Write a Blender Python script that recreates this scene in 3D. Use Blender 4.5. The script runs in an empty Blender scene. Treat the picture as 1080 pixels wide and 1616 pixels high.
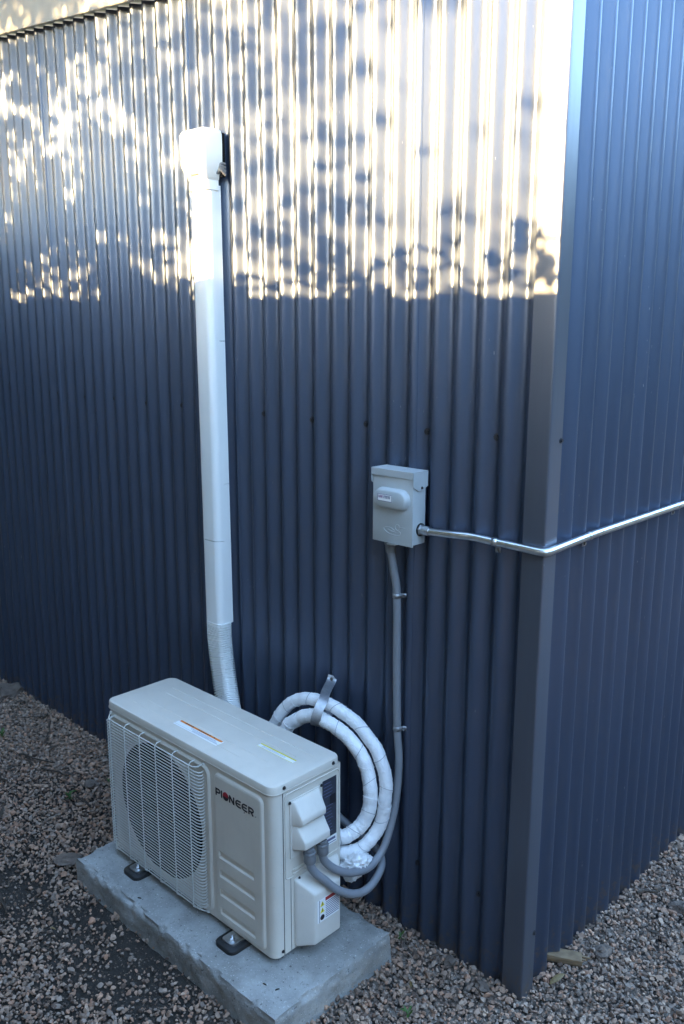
import bpy, bmesh, math, random
import numpy as np
from mathutils import Vector, Matrix, noise
R = math.radians
rng = np.random.default_rng(7)
random.seed(7)
scn = bpy.context.scene
col = scn.collection

# ------------------------------------------------------------------ camera
PITCH, YAW, ROLL = 0.2086, 0.7655, 0.0016
cam_d = bpy.data.cameras.new('camera')
cam = bpy.data.objects.new('camera', cam_d); col.objects.link(cam)
fw = Vector((-math.sin(YAW)*math.cos(PITCH), math.cos(YAW)*math.cos(PITCH), -math.sin(PITCH)))
rt = fw.cross(Vector((0, 0, 1))).normalized(); up = rt.cross(fw)
rt, up = rt*math.cos(ROLL)+up*math.sin(ROLL), up*math.cos(ROLL)-rt*math.sin(ROLL)
cam.matrix_world = Matrix(((rt.x, up.x, -fw.x, 0.9609), (rt.y, up.y, -fw.y, -1.6522),
                           (rt.z, up.z, -fw.z, 1.64), (0, 0, 0, 1)))
cam_d.sensor_fit = 'VERTICAL'; cam_d.sensor_height = 36.0; cam_d.sensor_width = 24.0
cam_d.lens = 1354.2/1616*36.0
cam_d.clip_start = 0.02; cam_d.clip_end = 2000
cam_d.dof.use_dof = True; cam_d.dof.focus_distance = 2.25; cam_d.dof.aperture_fstop = 8.0
scn.camera = cam

# ------------------------------------------------------------------ sky, sun, exposure
SUN_AZ, SUN_EL = 8.0, 11.0        # degrees left of the main wall's normal, above the horizon
S = Vector((-math.sin(R(SUN_AZ))*math.cos(R(SUN_EL)), -math.cos(R(SUN_AZ))*math.cos(R(SUN_EL)), math.sin(R(SUN_EL))))
world = bpy.data.worlds.new('World'); scn.world = world; world.use_nodes = True
nt = world.node_tree; nt.nodes.clear()
sky = nt.nodes.new('ShaderNodeTexSky'); sky.sky_type = 'NISHITA'; sky.sun_disc = False
sky.sun_elevation = R(SUN_EL); sky.sun_rotation = math.atan2(S.x, S.y)
sky.air_density = 1.0; sky.dust_density = 0.6; sky.ozone_density = 1.6
bg = nt.nodes.new('ShaderNodeBackground'); bg.inputs['Strength'].default_value = 0.15
wo = nt.nodes.new('ShaderNodeOutputWorld')
nt.links.new(sky.outputs[0], bg.inputs[0]); nt.links.new(bg.outputs[0], wo.inputs[0])
sun_d = bpy.data.lights.new('sun', 'SUN'); sun_d.energy = 3.4; sun_d.angle = R(0.5); sun_d.color = (1.0, 0.64, 0.26)
sun = bpy.data.objects.new('sun', sun_d); col.objects.link(sun)
sun.rotation_euler = S.to_track_quat('Z', 'Y').to_euler()
scn.view_settings.view_transform = 'Standard'; scn.view_settings.look = 'None'
scn.view_settings.gamma = 1.0; scn.view_settings.use_curve_mapping = False
scn.view_settings.exposure = 4.5

# ------------------------------------------------------------------ materials
class NT:
    def __init__(s, name):
        s.m = bpy.data.materials.new(name); s.m.use_nodes = True
        s.t = s.m.node_tree; s.b = s.t.nodes['Principled BSDF']; s.co = None
    def n(s, typ, **kw):
        n = s.t.nodes.new(typ)
        for k, v in kw.items(): setattr(n, k, v)
        return n
    def l(s, a, b): s.t.links.new(a, b)
    def coord(s, scale=(1, 1, 1)):
        tc = s.n('ShaderNodeTexCoord'); mp = s.n('ShaderNodeMapping')
        mp.inputs['Scale'].default_value = scale; s.l(tc.outputs['Object'], mp.inputs['Vector']); return mp.outputs[0]
    def noise(s, scale, detail=4, rough=.55, vec=None, dist=0):
        n = s.n('ShaderNodeTexNoise'); n.inputs['Scale'].default_value = scale
        n.inputs['Detail'].default_value = detail; n.inputs['Roughness'].default_value = rough
        n.inputs['Distortion'].default_value = dist
        s.l(vec if vec is not None else s.coord(), n.inputs['Vector']); return n.outputs['Fac']
    def ramp(s, fac, stops):
        n = s.n('ShaderNodeValToRGB'); e = n.color_ramp.elements
        while len(e) > 1: e.remove(e[-1])
        for i, (p, c) in enumerate(stops):
            x = e[0] if i == 0 else e.new(p)
            x.position = p; x.color = (*c, 1) if len(c) == 3 else c
        s.l(fac, n.inputs[0]); return n.outputs[0]
    def mix(s, fac, a, b, mode='MIX'):
        n = s.n('ShaderNodeMix', data_type='RGBA', blend_type=mode)
        for i, v in ((0, fac), (6, a), (7, b)):
            if isinstance(v, (int, float)): n.inputs[i].default_value = v
            elif isinstance(v, tuple): n.inputs[i].default_value = (*v, 1)
            else: s.l(v, n.inputs[i])
        return n.outputs[2]
    def rng(s, fac, a, b):
        n = s.n('ShaderNodeMapRange'); n.inputs[3].default_value = a; n.inputs[4].default_value = b
        s.l(fac, n.inputs[0]); return n.outputs[0]
    def bump(s, h, strength, dist):
        n = s.n('ShaderNodeBump'); n.inputs['Strength'].default_value = strength; n.inputs['Distance'].default_value = dist
        s.l(h, n.inputs['Height']); s.l(n.outputs[0], s.b.inputs['Normal']); return n
    def set(s, **kw):
        for k, v in kw.items():
            k = k.replace('_', ' ')
            if isinstance(v, (int, float)): s.b.inputs[k].default_value = v
            elif isinstance(v, tuple): s.b.inputs[k].default_value = (*v, 1)
            else: s.l(v, s.b.inputs[k])
        return s
M = {}
def simple(key, c, rough=.5, metal=0.0, var=.12, scale=30, bump=0, spec=.5):
    t = NT(key)
    f = t.noise(scale, 4)
    c1 = t.ramp(f, [(.25, tuple(x*(1-var) for x in c)), (.75, tuple(min(1, x*(1+var)) for x in c))])
    t.set(Base_Color=c1, Metallic=metal, Roughness=t.rng(t.noise(scale*.6, 3), rough*.85, min(1, rough*1.15)))
    t.b.inputs['Specular IOR Level'].default_value = spec
    if bump: t.bump(t.noise(scale*6, 3), bump, .002)
    M[key] = t.m
    return t

def wall_paint(key, c, rough, scr=True, metal=0.0):
    t = NT(key)
    streak = t.noise(1.0, 5, .6, t.coord((14, 14, .7)))
    blot = t.noise(2.2, 4)
    base = t.ramp(streak, [(.3, tuple(x*.90 for x in c)), (.7, tuple(x*1.10 for x in c))])
    base = t.mix(t.rng(blot, 0, .35), base, tuple(x*1.15 for x in c))
    if scr:
        sc = t.noise(1.0, 2, .5, t.coord((260, 260, 45)))
        gate = t.noise(3.1, 3)
        m = t.n('ShaderNodeMath', operation='MULTIPLY')
        t.l(t.ramp(sc, [(.735, (0, 0, 0)), (.77, (1, 1, 1))]), m.inputs[0])
        t.l(t.ramp(gate, [(.52, (0, 0, 0)), (.6, (1, 1, 1))]), m.inputs[1])
        base = t.mix(m.outputs[0], base, (.30, .31, .33))
        dust = t.noise(1.0, 6, .7, t.coord((40, 40, 9)))
        base = t.mix(t.rng(t.ramp(dust, [(.5, (0, 0, 0)), (.8, (1, 1, 1))]), 0, .22), base, (.16, .15, .14))
    if scr:
        sep = t.n('ShaderNodeSeparateXYZ'); t.l(t.coord(), sep.inputs[0])
        hgt_ = t.n('ShaderNodeMapRange'); hgt_.inputs[1].default_value = .0; hgt_.inputs[2].default_value = .22; hgt_.inputs[3].default_value = .62; hgt_.inputs[4].default_value = .30
        t.l(sep.outputs[2], hgt_.inputs[0])
        spl = t.noise(1.0, 6, .7, t.coord((55, 55, 40))); mm = t.n('ShaderNodeMath', operation='SUBTRACT'); t.l(spl, mm.inputs[0]); mm.inputs[1].default_value = .5
        ad = t.n('ShaderNodeMath', operation='ADD'); t.l(mm.outputs[0], ad.inputs[0]); t.l(hgt_.outputs[0], ad.inputs[1])
        base = t.mix(t.rng(t.ramp(ad.outputs[0], [(.56, (0, 0, 0)), (.68, (1, 1, 1))]), 0, .6), base, (.16, .125, .095))
    t.set(Base_Color=base, Metallic=metal, Roughness=t.rng(streak, rough*.85, rough*1.2))
    t.bump(t.noise(1.0, 3, .5, t.coord((9, 9, 1.6))), .12, .01)
    M[key] = t.m
wall_paint('siding', (.072, .095, .148), .37, metal=.62)
wall_paint('trim_paint', (.115, .130, .165), .34, metal=.6)
wall_paint('fascia_paint', (.27, .285, .30), .45, False)
simple('screw_dark', (.03, .03, .035), .4, .3)
def ac_mat(key, c, rough):
    t = NT(key)
    f = t.noise(7, 6, .65); g_ = t.noise(240, 3, .6); st_ = t.noise(1, 5, .65, t.coord((16, 16, 3)))
    b_ = t.ramp(f, [(.3, tuple(x*.93 for x in c)), (.7, tuple(x*1.04 for x in c))])
    b_ = t.mix(t.rng(t.ramp(st_, [(.5, (0, 0, 0)), (.75, (1, 1, 1))]), 0, .16), b_, (.36, .32, .27))
    b_ = t.mix(t.rng(t.ramp(g_, [(.66, (0, 0, 0)), (.74, (1, 1, 1))]), 0, .35), b_, (.25, .21, .17))
    t.set(Base_Color=b_, Roughness=t.rng(f, rough*.9, rough*1.25)); M[key] = t.m
ac_mat('ac_paint', (.62, .57, .495), .42)
ac_mat('ac_plastic', (.65, .61, .55), .5)
simple('wire', (.58, .575, .54), .4, 0, .05, 20)
simple('dark_inside', (.012, .012, .013), .9, 0, .1, 30, 0, .1)
simple('fan_grey', (.010, .010, .011), .9, 0, .1, 30, 0, 0)  # near black: shade inside the fan opening is put into this colour
simple('white_pvc', (.82, .82, .80), .38, 0, .02, 10)
simple('grey_box', (.42, .45, .46), .45, 0, .04, 25)
simple('grey_pvc', (.20, .21, .23), .45, 0, .06, 25)
simple('grey_fit', (.16, .165, .175), .5, 0, .06, 25)
simple('tape_grey', (.42, .42, .44), .5)
simple('galv', (.62, .63, .64), .30, 1.0, .10, 60)
simple('strap_steel', (.36, .36, .37), .5, .85, .25, 50)
simple('dark_steel', (.22, .21, .2), .45, .8, .2, 60)
simple('rubber', (.012, .012, .013), .6)
simple('ink', (.012, .010, .016), .5)
simple('logo_red', (.35, .015, .03), .5)
simple('label_white', (.80, .80, .80), .45, 0, .03)
simple('label_orange', (.75, .22, .03), .45)
simple('label_yellow', (.70, .62, .03), .45)
simple('label_red', (.35, .03, .03), .45)
simple('label_dark', (.035, .04, .055), .4, 0, .3, 80)
simple('label_line', (.10, .11, .20), .5)
simple('label_purple', (.25, .08, .22), .5)
simple('bark', (.10, .075, .055), .9, 0, .4, 25, .4)
simple('fence_wood', (.23, .165, .11), .85, 0, .3, 12, .3)
simple('twig', (.05, .036, .026), .9, 0, .3, 60)
simple('seed', (.03, .025, .02), .8)

def leaf_mat(key, c, tr=.35):
    t = NT(key)
    f = t.noise(2.5, 3)
    b = t.ramp(f, [(.3, tuple(x*.7 for x in c)), (.7, tuple(x*1.3 for x in c))])
    t.set(Base_Color=b, Roughness=.55)
    tl = t.n('ShaderNodeBsdfTranslucent'); t.l(b, tl.inputs[0])
    mx = t.n('ShaderNodeMixShader'); mx.inputs[0].default_value = tr
    out = t.t.nodes['Material Output']
    t.l(t.b.outputs[0], mx.inputs[1]); t.l(tl.outputs[0], mx.inputs[2]); t.l(mx.outputs[0], out.inputs[0])
    M[key] = t.m
leaf_mat('leaf', (.055, .085, .025), .25)
leaf_mat('leaf_far', (.045, .065, .025), .2)
leaf_mat('weed', (.06, .13, .03))
leaf_mat('dry_leaf', (.22, .15, .06))

def concrete():
    t = NT('concrete')
    a = t.noise(9, 8, .65); b = t.noise(140, 4, .6); d = t.noise(2.4, 4)
    c = t.ramp(a, [(.28, (.19, .185, .175)), (.5, (.32, .315, .30)), (.72, (.45, .445, .43))])
    c = t.mix(t.rng(d, 0, .5), c, (.30, .295, .275))
    c = t.mix(t.rng(t.ramp(t.noise(5, 8, .7, None, .6), [(.5, (0, 0, 0)), (.68, (1, 1, 1))]), 0, .6), c, (.17, .155, .135))
    c = t.mix(t.ramp(b, [(.30, (1, 1, 1)), (.38, (0, 0, 0))]), c, (.10, .095, .09))
    c = t.mix(t.ramp(t.noise(210, 3, .6), [(.63, (0, 0, 0)), (.70, (1, 1, 1))]), c, (.55, .54, .51))
    t.set(Base_Color=c, Roughness=.9)
    t.bump(t.noise(60, 10, .75), .8, .006)
    M['concrete'] = t.m
concrete()
def wrap():
    t = NT('white_wrap')
    c = t.ramp(t.noise(30, 5), [(.3, (.74, .74, .75)), (.7, (.86, .86, .86))])
    t.set(Base_Color=c, Roughness=.38)
    t.bump(t.noise(1, 6, .65, t.coord((60, 60, 60)), 2.0), .5, .007)
    M['white_wrap'] = t.m
wrap()
def soil():
    t = NT('soil')
    a = t.noise(14, 8, .7); b = t.noise(180, 5, .7)
    c = t.ramp(a, [(.3, (.022, .017, .013)), (.6, (.045, .036, .028)), (.8, (.075, .062, .050))])
    c = t.mix(t.rng(b, 0, .5), c, (.09, .075, .062))
    vo = t.n('ShaderNodeTexVoronoi'); vo.inputs['Scale'].default_value = 75; t.l(t.coord(), vo.inputs['Vector'])
    hs = t.n('ShaderNodeSeparateColor'); t.l(vo.outputs['Color'], hs.inputs[0])
    peb = t.ramp(hs.outputs[0], [(0, (.10, .08, .065)), (.3, (.26, .20, .16)), (.6, (.36, .27, .21)), (1, (.42, .36, .31))])
    peb = t.mix(t.ramp(vo.outputs['Distance'], [(.5, (0, 0, 0)), (.75, (1, 1, 1))]), peb, (.03, .024, .02))
    dv = t.n('ShaderNodeVectorMath', operation='DISTANCE'); t.l(t.coord(), dv.inputs[0]); dv.inputs[1].default_value = (-1.3, -.8, 0)
    c = t.mix(t.ramp(dv.outputs['Value'], [(.75, (0, 0, 0)), (1, (1, 1, 1))]), c, peb)
    t.set(Base_Color=c, Roughness=.95)
    t.bump(b, 1.0, .02)
    M['soil'] = t.m
soil()
def stone_mat():
    t = NT('stone')
    at = t.n('ShaderNodeAttribute', attribute_name='tint')
    c = t.mix(t.rng(t.noise(160, 5, .7), .0, .5), at.outputs['Color'], (.20, .16, .13), 'MIX')
    t.set(Base_Color=c, Roughness=.85)
    t.bump(t.noise(320, 4, .6), .5, .002)
    M['stone'] = t.m
    t = NT('rock')
    c = t.ramp(t.noise(35, 7, .7), [(.3, (.075, .055, .043)), (.7, (.17, .13, .105))])
    t.set(Base_Color=c, Roughness=.9); t.bump(t.noise(120, 5), .6, .004); M['rock'] = t.m
stone_mat()
def wood():
    t = NT('old_wood')
    g = t.noise(1, 6, .65, t.coord((18, 18, 120)))
    c = t.ramp(g, [(.3, (.08, .05, .028)), (.5, (.17, .115, .065)), (.75, (.25, .18, .105))])
    t.set(Base_Color=c, Roughness=.85); t.bump(g, .5, .004); M['old_wood'] = t.m
wood()

# ------------------------------------------------------------------ mesh helpers
def org(o):
    v = Vector((0, 0, 0))
    while o is not None: v = v+o.location; o = o.parent
    return v
def link(name, me, mat, parent=None, loc=None):
    o = bpy.data.objects.new(name, me); col.objects.link(o)
    if mat and not me.materials: me.materials.append(M[mat])
    if parent is not None: o.parent = parent
    if loc is not None: o.location = loc
    return o
def tag(o, label=None, cat=None, group=None, kind=None):
    if label: o['label'] = label
    if cat: o['category'] = cat
    if group: o['group'] = group
    if kind: o['kind'] = kind
    return o
def thing(name, label, cat, loc, group=None):
    o = bpy.data.objects.new(name, None); col.objects.link(o); o.location = loc; o.empty_display_size = .05
    return tag(o, label, cat, group)
class MB:
    def __init__(s): s.v = []; s.f = []
    def add(s, vs, fs):
        k = len(s.v); s.v += [tuple(v) for v in vs]; s.f += [tuple(i+k for i in f) for f in fs]; return s
    def box(s, a, b):
        (x0, y0, z0), (x1, y1, z1) = a, b
        return s.add([(x0, y0, z0), (x1, y0, z0), (x1, y1, z0), (x0, y1, z0), (x0, y0, z1), (x1, y0, z1), (x1, y1, z1), (x0, y1, z1)],
                     [(0, 3, 2, 1), (4, 5, 6, 7), (0, 1, 5, 4), (1, 2, 6, 5), (2, 3, 7, 6), (3, 0, 4, 7)])
    def loft(s, rings, cap=True, closed=True):
        n = len(rings[0]); vs = [p for r in rings for p in r]; fs = []
        for i in range(len(rings)-1):
            for j in range(n if closed else n-1):
                k = (j+1) % n
                fs.append((i*n+j, i*n+k, (i+1)*n+k, (i+1)*n+j))
        if cap: fs += [tuple(range(n-1, -1, -1)), tuple((len(rings)-1)*n+j for j in range(n))]
        return s.add(vs, fs)
    def tube(s, path, r, n=10, cap=True, flat=1.0):
        path = [Vector(p) for p in path]; rs = r if callable(r) else (lambda i: r)
        t = (path[1]-path[0]).normalized(); a = t.orthogonal().normalized(); rings = []
        for i, p in enumerate(path):
            t2 = (path[min(i+1, len(path)-1)]-path[max(i-1, 0)]).normalized()
            a = (a-t2*a.dot(t2)).normalized(); b = t2.cross(a)
            rings.append([p+(a*math.cos(2*math.pi*k/n)+b*math.sin(2*math.pi*k/n)*flat)*rs(i) for k in range(n)])
        return s.loft(rings, cap)
    def disc(s, c, axis, r0, h, n=20, r1=None):
        c = Vector(c); ax = Vector(axis).normalized(); a = ax.orthogonal().normalized(); b = ax.cross(a); r1 = r0 if r1 is None else r1
        return s.loft([[c+(a*math.cos(2*math.pi*k/n)+b*math.sin(2*math.pi*k/n))*r0 for k in range(n)],
                       [c+ax*h+(a*math.cos(2*math.pi*k/n)+b*math.sin(2*math.pi*k/n))*r1 for k in range(n)]])
    def mesh(s, name, off=Vector((0, 0, 0)), bevel=0, seg=2, smooth=35):
        me = bpy.data.meshes.new(name)
        me.from_pydata([(v[0]-off.x, v[1]-off.y, v[2]-off.z) for v in s.v], [], s.f)
        bm = bmesh.new(); bm.from_mesh(me)
        bmesh.ops.recalc_face_normals(bm, faces=bm.faces)
        if bevel:
            ed = [e for e in bm.edges if len(e.link_faces) == 2 and e.calc_face_angle(0) > .5]
            bmesh.ops.bevel(bm, geom=ed, offset=bevel, segments=seg, profile=.5, affect='EDGES', clamp_overlap=True)
        bm.to_mesh(me); bm.free()
        if smooth:
            me.shade_smooth(); me.set_sharp_from_angle(angle=R(smooth))
        return me
    def build(s, name, mat, parent=None, bevel=0, seg=2, smooth=35):
        return link(name, s.mesh(name, org(parent) if parent else Vector((0, 0, 0)), bevel, seg, smooth), mat, parent)
def catmull(pts, k=8):
    P = [Vector(p) for p in pts]; P = [P[0]*2-P[1]]+P+[P[-1]*2-P[-2]]; out = []
    for i in range(1, len(P)-2):
        for j in range(k):
            t = j/k; a, b, c, d = P[i-1:i+3]
            out.append(.5*((2*b)+(c-a)*t+(2*a-5*b+4*c-d)*t*t+(3*b-a-3*c+d)*t**3))
    out.append(P[-2]); return out
def rrect(x0, x1, y0, y1, r, n=6):
    out = []
    for cx, cy, a0 in ((x1-r, y1-r, 0), (x0+r, y1-r, 90), (x0+r, y0+r, 180), (x1-r, y0+r, 270)):
        for i in range(n+1):
            a = R(a0+90*i/n); out.append((cx+r*math.cos(a), cy+r*math.sin(a)))
    return out
def npmesh(name, V, F, smooth=False):
    me = bpy.data.meshes.new(name)
    n, k = F.shape
    me.vertices.add(len(V)); me.vertices.foreach_set('co', np.asarray(V, np.float32).ravel())
    me.loops.add(n*k); me.loops.foreach_set('vertex_index', F.astype(np.int32).ravel())
    me.polygons.add(n); me.polygons.foreach_set('loop_start', np.arange(0, n*k, k, dtype=np.int32))
    me.update(calc_edges=True)
    if smooth: me.shade_smooth()
    else: me.shade_flat()
    return me

# ------------------------------------------------------------------ ground
def gh(x, y):
    return .010*noise.noise(Vector((x*1.7, y*1.7, 3)))+.006*noise.noise(Vector((x*5, y*5, 8)))
def axis(lo, hi, a, b, fine, far):
    core = np.arange(a, b+1e-6, fine)
    l = a-np.geomspace(fine, a-lo, far)[::-1]; r = b+np.geomspace(fine, hi-b, far)
    return np.concatenate([l, core, r])
gx = axis(-150, 150, -4.2, 2.2, .05, 30); gy = axis(-150, 150, -2.4, 2.4, .05, 30)
V = np.array([(x, y, -.012+(gh(x, y) if abs(x) < 8 and abs(y) < 8 else 0)) for y in gy for x in gx])
nx = len(gx); ii = np.arange((len(gy)-1)*(nx-1)); a = (ii//(nx-1))*nx+ii % (nx-1)
F = np.stack([a, a+1, a+nx+1, a+nx], 1)
g = link('ground', npmesh('ground', V, F, True), 'soil'); tag(g, kind='structure')

# ------------------------------------------------------------------ metal shed
PITCHX = 0.06794
XV = -0.9690            # a valley
shed = thing('metal_shed', 'dark slate corrugated metal shed with flat corner trim behind the outdoor unit', 'shed', (0, 0, 0))
def rake(x): return 2.615-.103*(x+1.472)
def sheet(name, u0, u1, place, ztop, lap=.0013, rows=16, seed=0):
    # u runs along the wall; place(u, depth, z) -> point ; depth > 0 goes into the wall
    n = int(round((u1-u0)/PITCHX*18)); V = []; F = []
    us = [u0+(u1-u0)*i/n for i in range(n+1)]
    for j in range(rows+1):
        for i, u in enumerate(us):
            zt = ztop(u); z = -.03+(zt+.03)*j/rows
            if j == 0: z += .008*noise.noise(Vector((u*9, seed, 0)))
            d = .003+.011*(1+math.cos(2*math.pi*(u-place.phase)/PITCHX))
            d -= lap*((u-u0)/(u1-u0))
            d += .0011*noise.noise(Vector((u*4, z*1.3, seed*7.1)))
            V.append(place(u, d, z))
    for j in range(rows):
        for i in range(n):
            a = j*(n+1)+i; F.append((a, a+1, a+n+2, a+n+1))
    base = len(V)                                   # folded right edge, gives the lap its thickness
    for j in range(rows+1):
        p = V[j*(n+1)+n]; q = place.inward(p, .0016); V.append(q)
    for j in range(rows):
        a = j*(n+1)+n; F.append((a, base+j, base+j+1, a+n+1))
    me = npmesh(name, np.array(V), np.array(F), True)
    o = link('wall_panel', me, 'siding', shed); return o
def pm(u, d, z): return (u, d, z)
pm.phase = XV; pm.inward = lambda p, t: (p[0], p[1]+t, p[2])
def pr(u, d, z): return (-d, u, z)
pr.phase = .122+.034; pr.inward = lambda p, t: (p[0]-t, p[1], p[2])
W13 = 13*PITCHX
edges = [-.379-W13*k for k in range(0, 6)]
sheet('wall_panel', -.379-.03, -.02, pm, lambda x: rake(x)+.008, seed=1)
for k in range(5):
    sheet('wall_panel', edges[k+1]-.03, edges[k], pm, lambda x: rake(x)+.008, seed=2+k)
for k in range(5):
    sheet('wall_panel', .02+W13*k-(.03 if k else 0), .02+W13*(k+1), pr, lambda y: 2.46, seed=10+k)
# corner trim: folded strip
mb = MB(); prof = []
A = [(-.057, .0016), (-.057, 0.0), (-.010, -.0005)]
for i in range(7):
    a = R(-90+90*i/6); A.append((-.004+.004*math.cos(a), .004+.004*math.sin(a)))
A += [(.0005, .012), (0.0, .052), (-.0016, .052), (-.0030, .010), (-.010, .0022)]
rings = []
for j in range(25):
    z = -.035+2.56*j/24
    w = .0012*noise.noise(Vector((0, 0, z*2.3)))
    rings.append([(x+w, y-w, z) for x, y in A])
mb.loft(rings)
mb.build('corner_trim', 'trim_paint', shed, smooth=40)
# fascia, soffit, roof along the rake
def slab(name, mat, x0, x1, y0, y1, dz0, dz1):
    m = MB()
    m.loft([[(x, y0, rake(x)+dz0), (x, y1, rake(x)+dz0), (x, y1, rake(x)+dz1), (x, y0, rake(x)+dz1)] for x in np.linspace(x0, x1, 9)])
    return m.build(name, mat, shed, bevel=.002, seg=1)
slab('fascia', 'fascia_paint', -5.4, .06, -.034, -.024, 0, .135)
slab('soffit', 'siding', -5.4, .06, -.023, 4.9, .010, .020)
slab('roof', 'siding', -5.45, .09, -.045, 4.95, .138, .16)
m = MB(); m.box((-5.4, 4.8, -.03), (-.03, 4.83, 2.4)); m.build('rear_wall', 'siding', shed)
# wall screws
def screw_mesh():
    m = MB()
    m.disc((0, 0, 0), (0, -1, 0), .0062, .0012, 14)
    m.disc((0, -.0012, 0), (0, -1, 0), .0040, .0038, 6)
    return m.mesh('screw')
SCR = screw_mesh()
def screw(loc, rotz=0, parent=shed, mat='screw_dark', sc=1):
    o = link('screw', SCR, mat, parent, Vector(loc)-org(parent)); o.rotation_euler.z = rotz; o.scale = (sc, sc, sc); return o
for k in range(-7, 5):
    x = XV+3*PITCHX*k
    if not -1.24 < x < -1.08:
        screw((x+.002, .0240, 1.399-.004*abs(k % 2)), sc=1.5)
        screw((x+.001, .0240, .20+.005*(k % 3)), sc=1.25)
screw((-.0, .046, 1.402), R(90)); screw((0.0, .046, .16), R(90))
for k in range(6): screw((-.0255, .156+2*PITCHX*(k+.0)*1.5, .18), R(90))

# ------------------------------------------------------------------ concrete pad
def rough_block(name, x0, x1, y0, y1, z0, z1, st, amp, mat, parent=None):
    m = bmesh.new()
    nx, ny, nz = [max(2, int(round(d/st))) for d in (x1-x0, y1-y0, z1-z0)]
    vid = {}
    def vert(i, j, k):
        if (i, j, k) not in vid:
            vid[i, j, k] = m.verts.new((x0+(x1-x0)*i/nx, y0+(y1-y0)*j/ny, z0+(z1-z0)*k/nz))
        return vid[i, j, k]
    def q(*c): m.faces.new([vert(*p) for p in c])
    for i in range(nx):
        for j in range(ny):
            q((i, j, nz), (i+1, j, nz), (i+1, j+1, nz), (i, j+1, nz))
    for i in range(nx):
        for k in range(nz):
            q((i, 0, k), (i+1, 0, k), (i+1, 0, k+1), (i, 0, k+1)); q((i+1, ny, k), (i, ny, k), (i, ny, k+1), (i+1, ny, k+1))
    for j in range(ny):
        for k in range(nz):
            q((nx, j, k), (nx, j+1, k), (nx, j+1, k+1), (nx, j, k+1)); q((0, j+1, k), (0, j, k), (0, j, k+1), (0, j+1, k+1))
    for v in m.verts:
        p = v.co.copy()
        ex = min(abs(p.x-x0), abs(p.x-x1)); ey = min(abs(p.y-y0), abs(p.y-y1)); ez = abs(p.z-z1)
        dside = min(ex, ey)
        # chipped, rounded arris
        e = max(0, 1-(dside+ez)/.02)
        chip = max(0, noise.noise(p*13))*1.0+max(0, noise.noise(p*34))*1.3+.25
        c = Vector(((x0+x1)/2, (y0+y1)/2, 0))
        if e > 0:
            dirv = Vector((-math.copysign(1, p.x-c.x) if ex < .012 else 0, -math.copysign(1, p.y-c.y) if ey < .012 else 0, -1))
            v.co += dirv*(.0105*e*chip)
        nv = Vector((noise.noise(p*9), noise.noise(p*9+Vector((5, 3, 1))), noise.noise(p*9+Vector((1, 9, 4)))))
        nv2 = Vector((noise.noise(p*38), noise.noise(p*38+Vector((5, 3, 1))), noise.noise(p*38+Vector((1, 9, 4)))))
        side = 1 if ez > .002 else .22
        if p.z > z1-.001 and dside > .02: v.co.z += nv.z*amp*.25
        else: v.co += nv*amp*side+nv2*amp*.9*side
    me = bpy.data.meshes.new(name); m.to_mesh(me); m.free(); me.shade_smooth(); me.set_sharp_from_angle(angle=R(50))
    return link(name, me, mat, parent)
PZ = .075
pad = rough_block('concrete_pad', -1.233, -.330, -.533, -.118, -.06, PZ, .0065, .0036, 'concrete')
tag(pad, 'rough grey concrete slab on the gravel under the outdoor unit', 'concrete pad')

# ------------------------------------------------------------------ outdoor unit
X0, X1, Y0, Y1, ZB, ZL, ZT = -1.193, -.455, -.418, -.184, .092, .547, .567
ac = thing('heat_pump_unit', 'off-white outdoor air conditioner unit with wire fan grille standing on the concrete slab', 'air conditioner', ((X0+X1)/2, (Y0+Y1)/2, PZ))
# cabinet shell: back, sides, rounded front corners
r = .022; loop = []
for i in range(7):
    a = R(180+90*i/6); loop.append((X0+r+r*math.cos(a), Y0+r+r*math.sin(a)))
left_c = loop[:]
right_c = [(X1-r+r*math.cos(R(270+90*i/6)), Y0+r+r*math.sin(R(270+90*i/6))) for i in range(7)]
open_loop = left_c[::-1]+[(X0, Y1), (X1, Y1)]+right_c[::-1]       # from front-left corner, round the back, to front-right
m = MB(); m.loft([[(x, y, z) for x, y in open_loop] for z in (ZB, .2, .4, ZL)], cap=False, closed=False)
cab = m.build('cabinet', 'ac_paint', ac, smooth=40)
m = MB(); m.loft([[(x, y, z) for x, y in rrect(X0+.006, X1-.006, Y0+.006, Y1-.004, .018)] for z in (ZB-.004, ZB+.012)])
m.build('base_pan', 'ac_paint', ac)
# front panel with the fan opening
FC = Vector((-.937, 0, .308)); FR = .196
xa, xb, za, zb = X0+r, -.697, ZB, ZL
m = MB(); n = 72; inner = []; outer = []; inner2 = []
for k in range(n):
    a = 2*math.pi*k/n; c, s = math.cos(a), math.sin(a)
    inner.append((FC.x+FR*c, Y0, FC.z+FR*s))
    t = min([((xb if c > 0 else xa)-FC.x)/c if abs(c) > 1e-6 else 9, ((zb if s > 0 else za)-FC.z)/s if abs(s) > 1e-6 else 9])
    outer.append((FC.x+t*c, Y0, FC.z+t*s))
vs = inner+outer; fs = [(k, (k+1) % n, n+(k+1) % n, n+k) for k in range(n)]
m.add(vs, fs)
cx = [(xa, za), (xb, za), (xb, zb), (xa, zb)]
for (x, z) in cx:                                     # fill the four corners
    ds = sorted(range(n), key=lambda k: (outer[k][0]-x)**2+(outer[k][2]-z)**2)[:2]
    p, q = outer[ds[0]], outer[ds[1]]
    if abs(p[0]-q[0]) > 1e-5 and abs(p[2]-q[2]) > 1e-5: m.add([p, (x, Y0, z), q], [(0, 1, 2)])
m.add([(xb, Y0, za), (X1-r, Y0, za), (X1-r, Y0, zb), (xb, Y0, zb)], [(0, 1, 2, 3)])
fp = m.build('front_panel', 'ac_paint', ac, smooth=0)
m = MB(); rings = []
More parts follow.
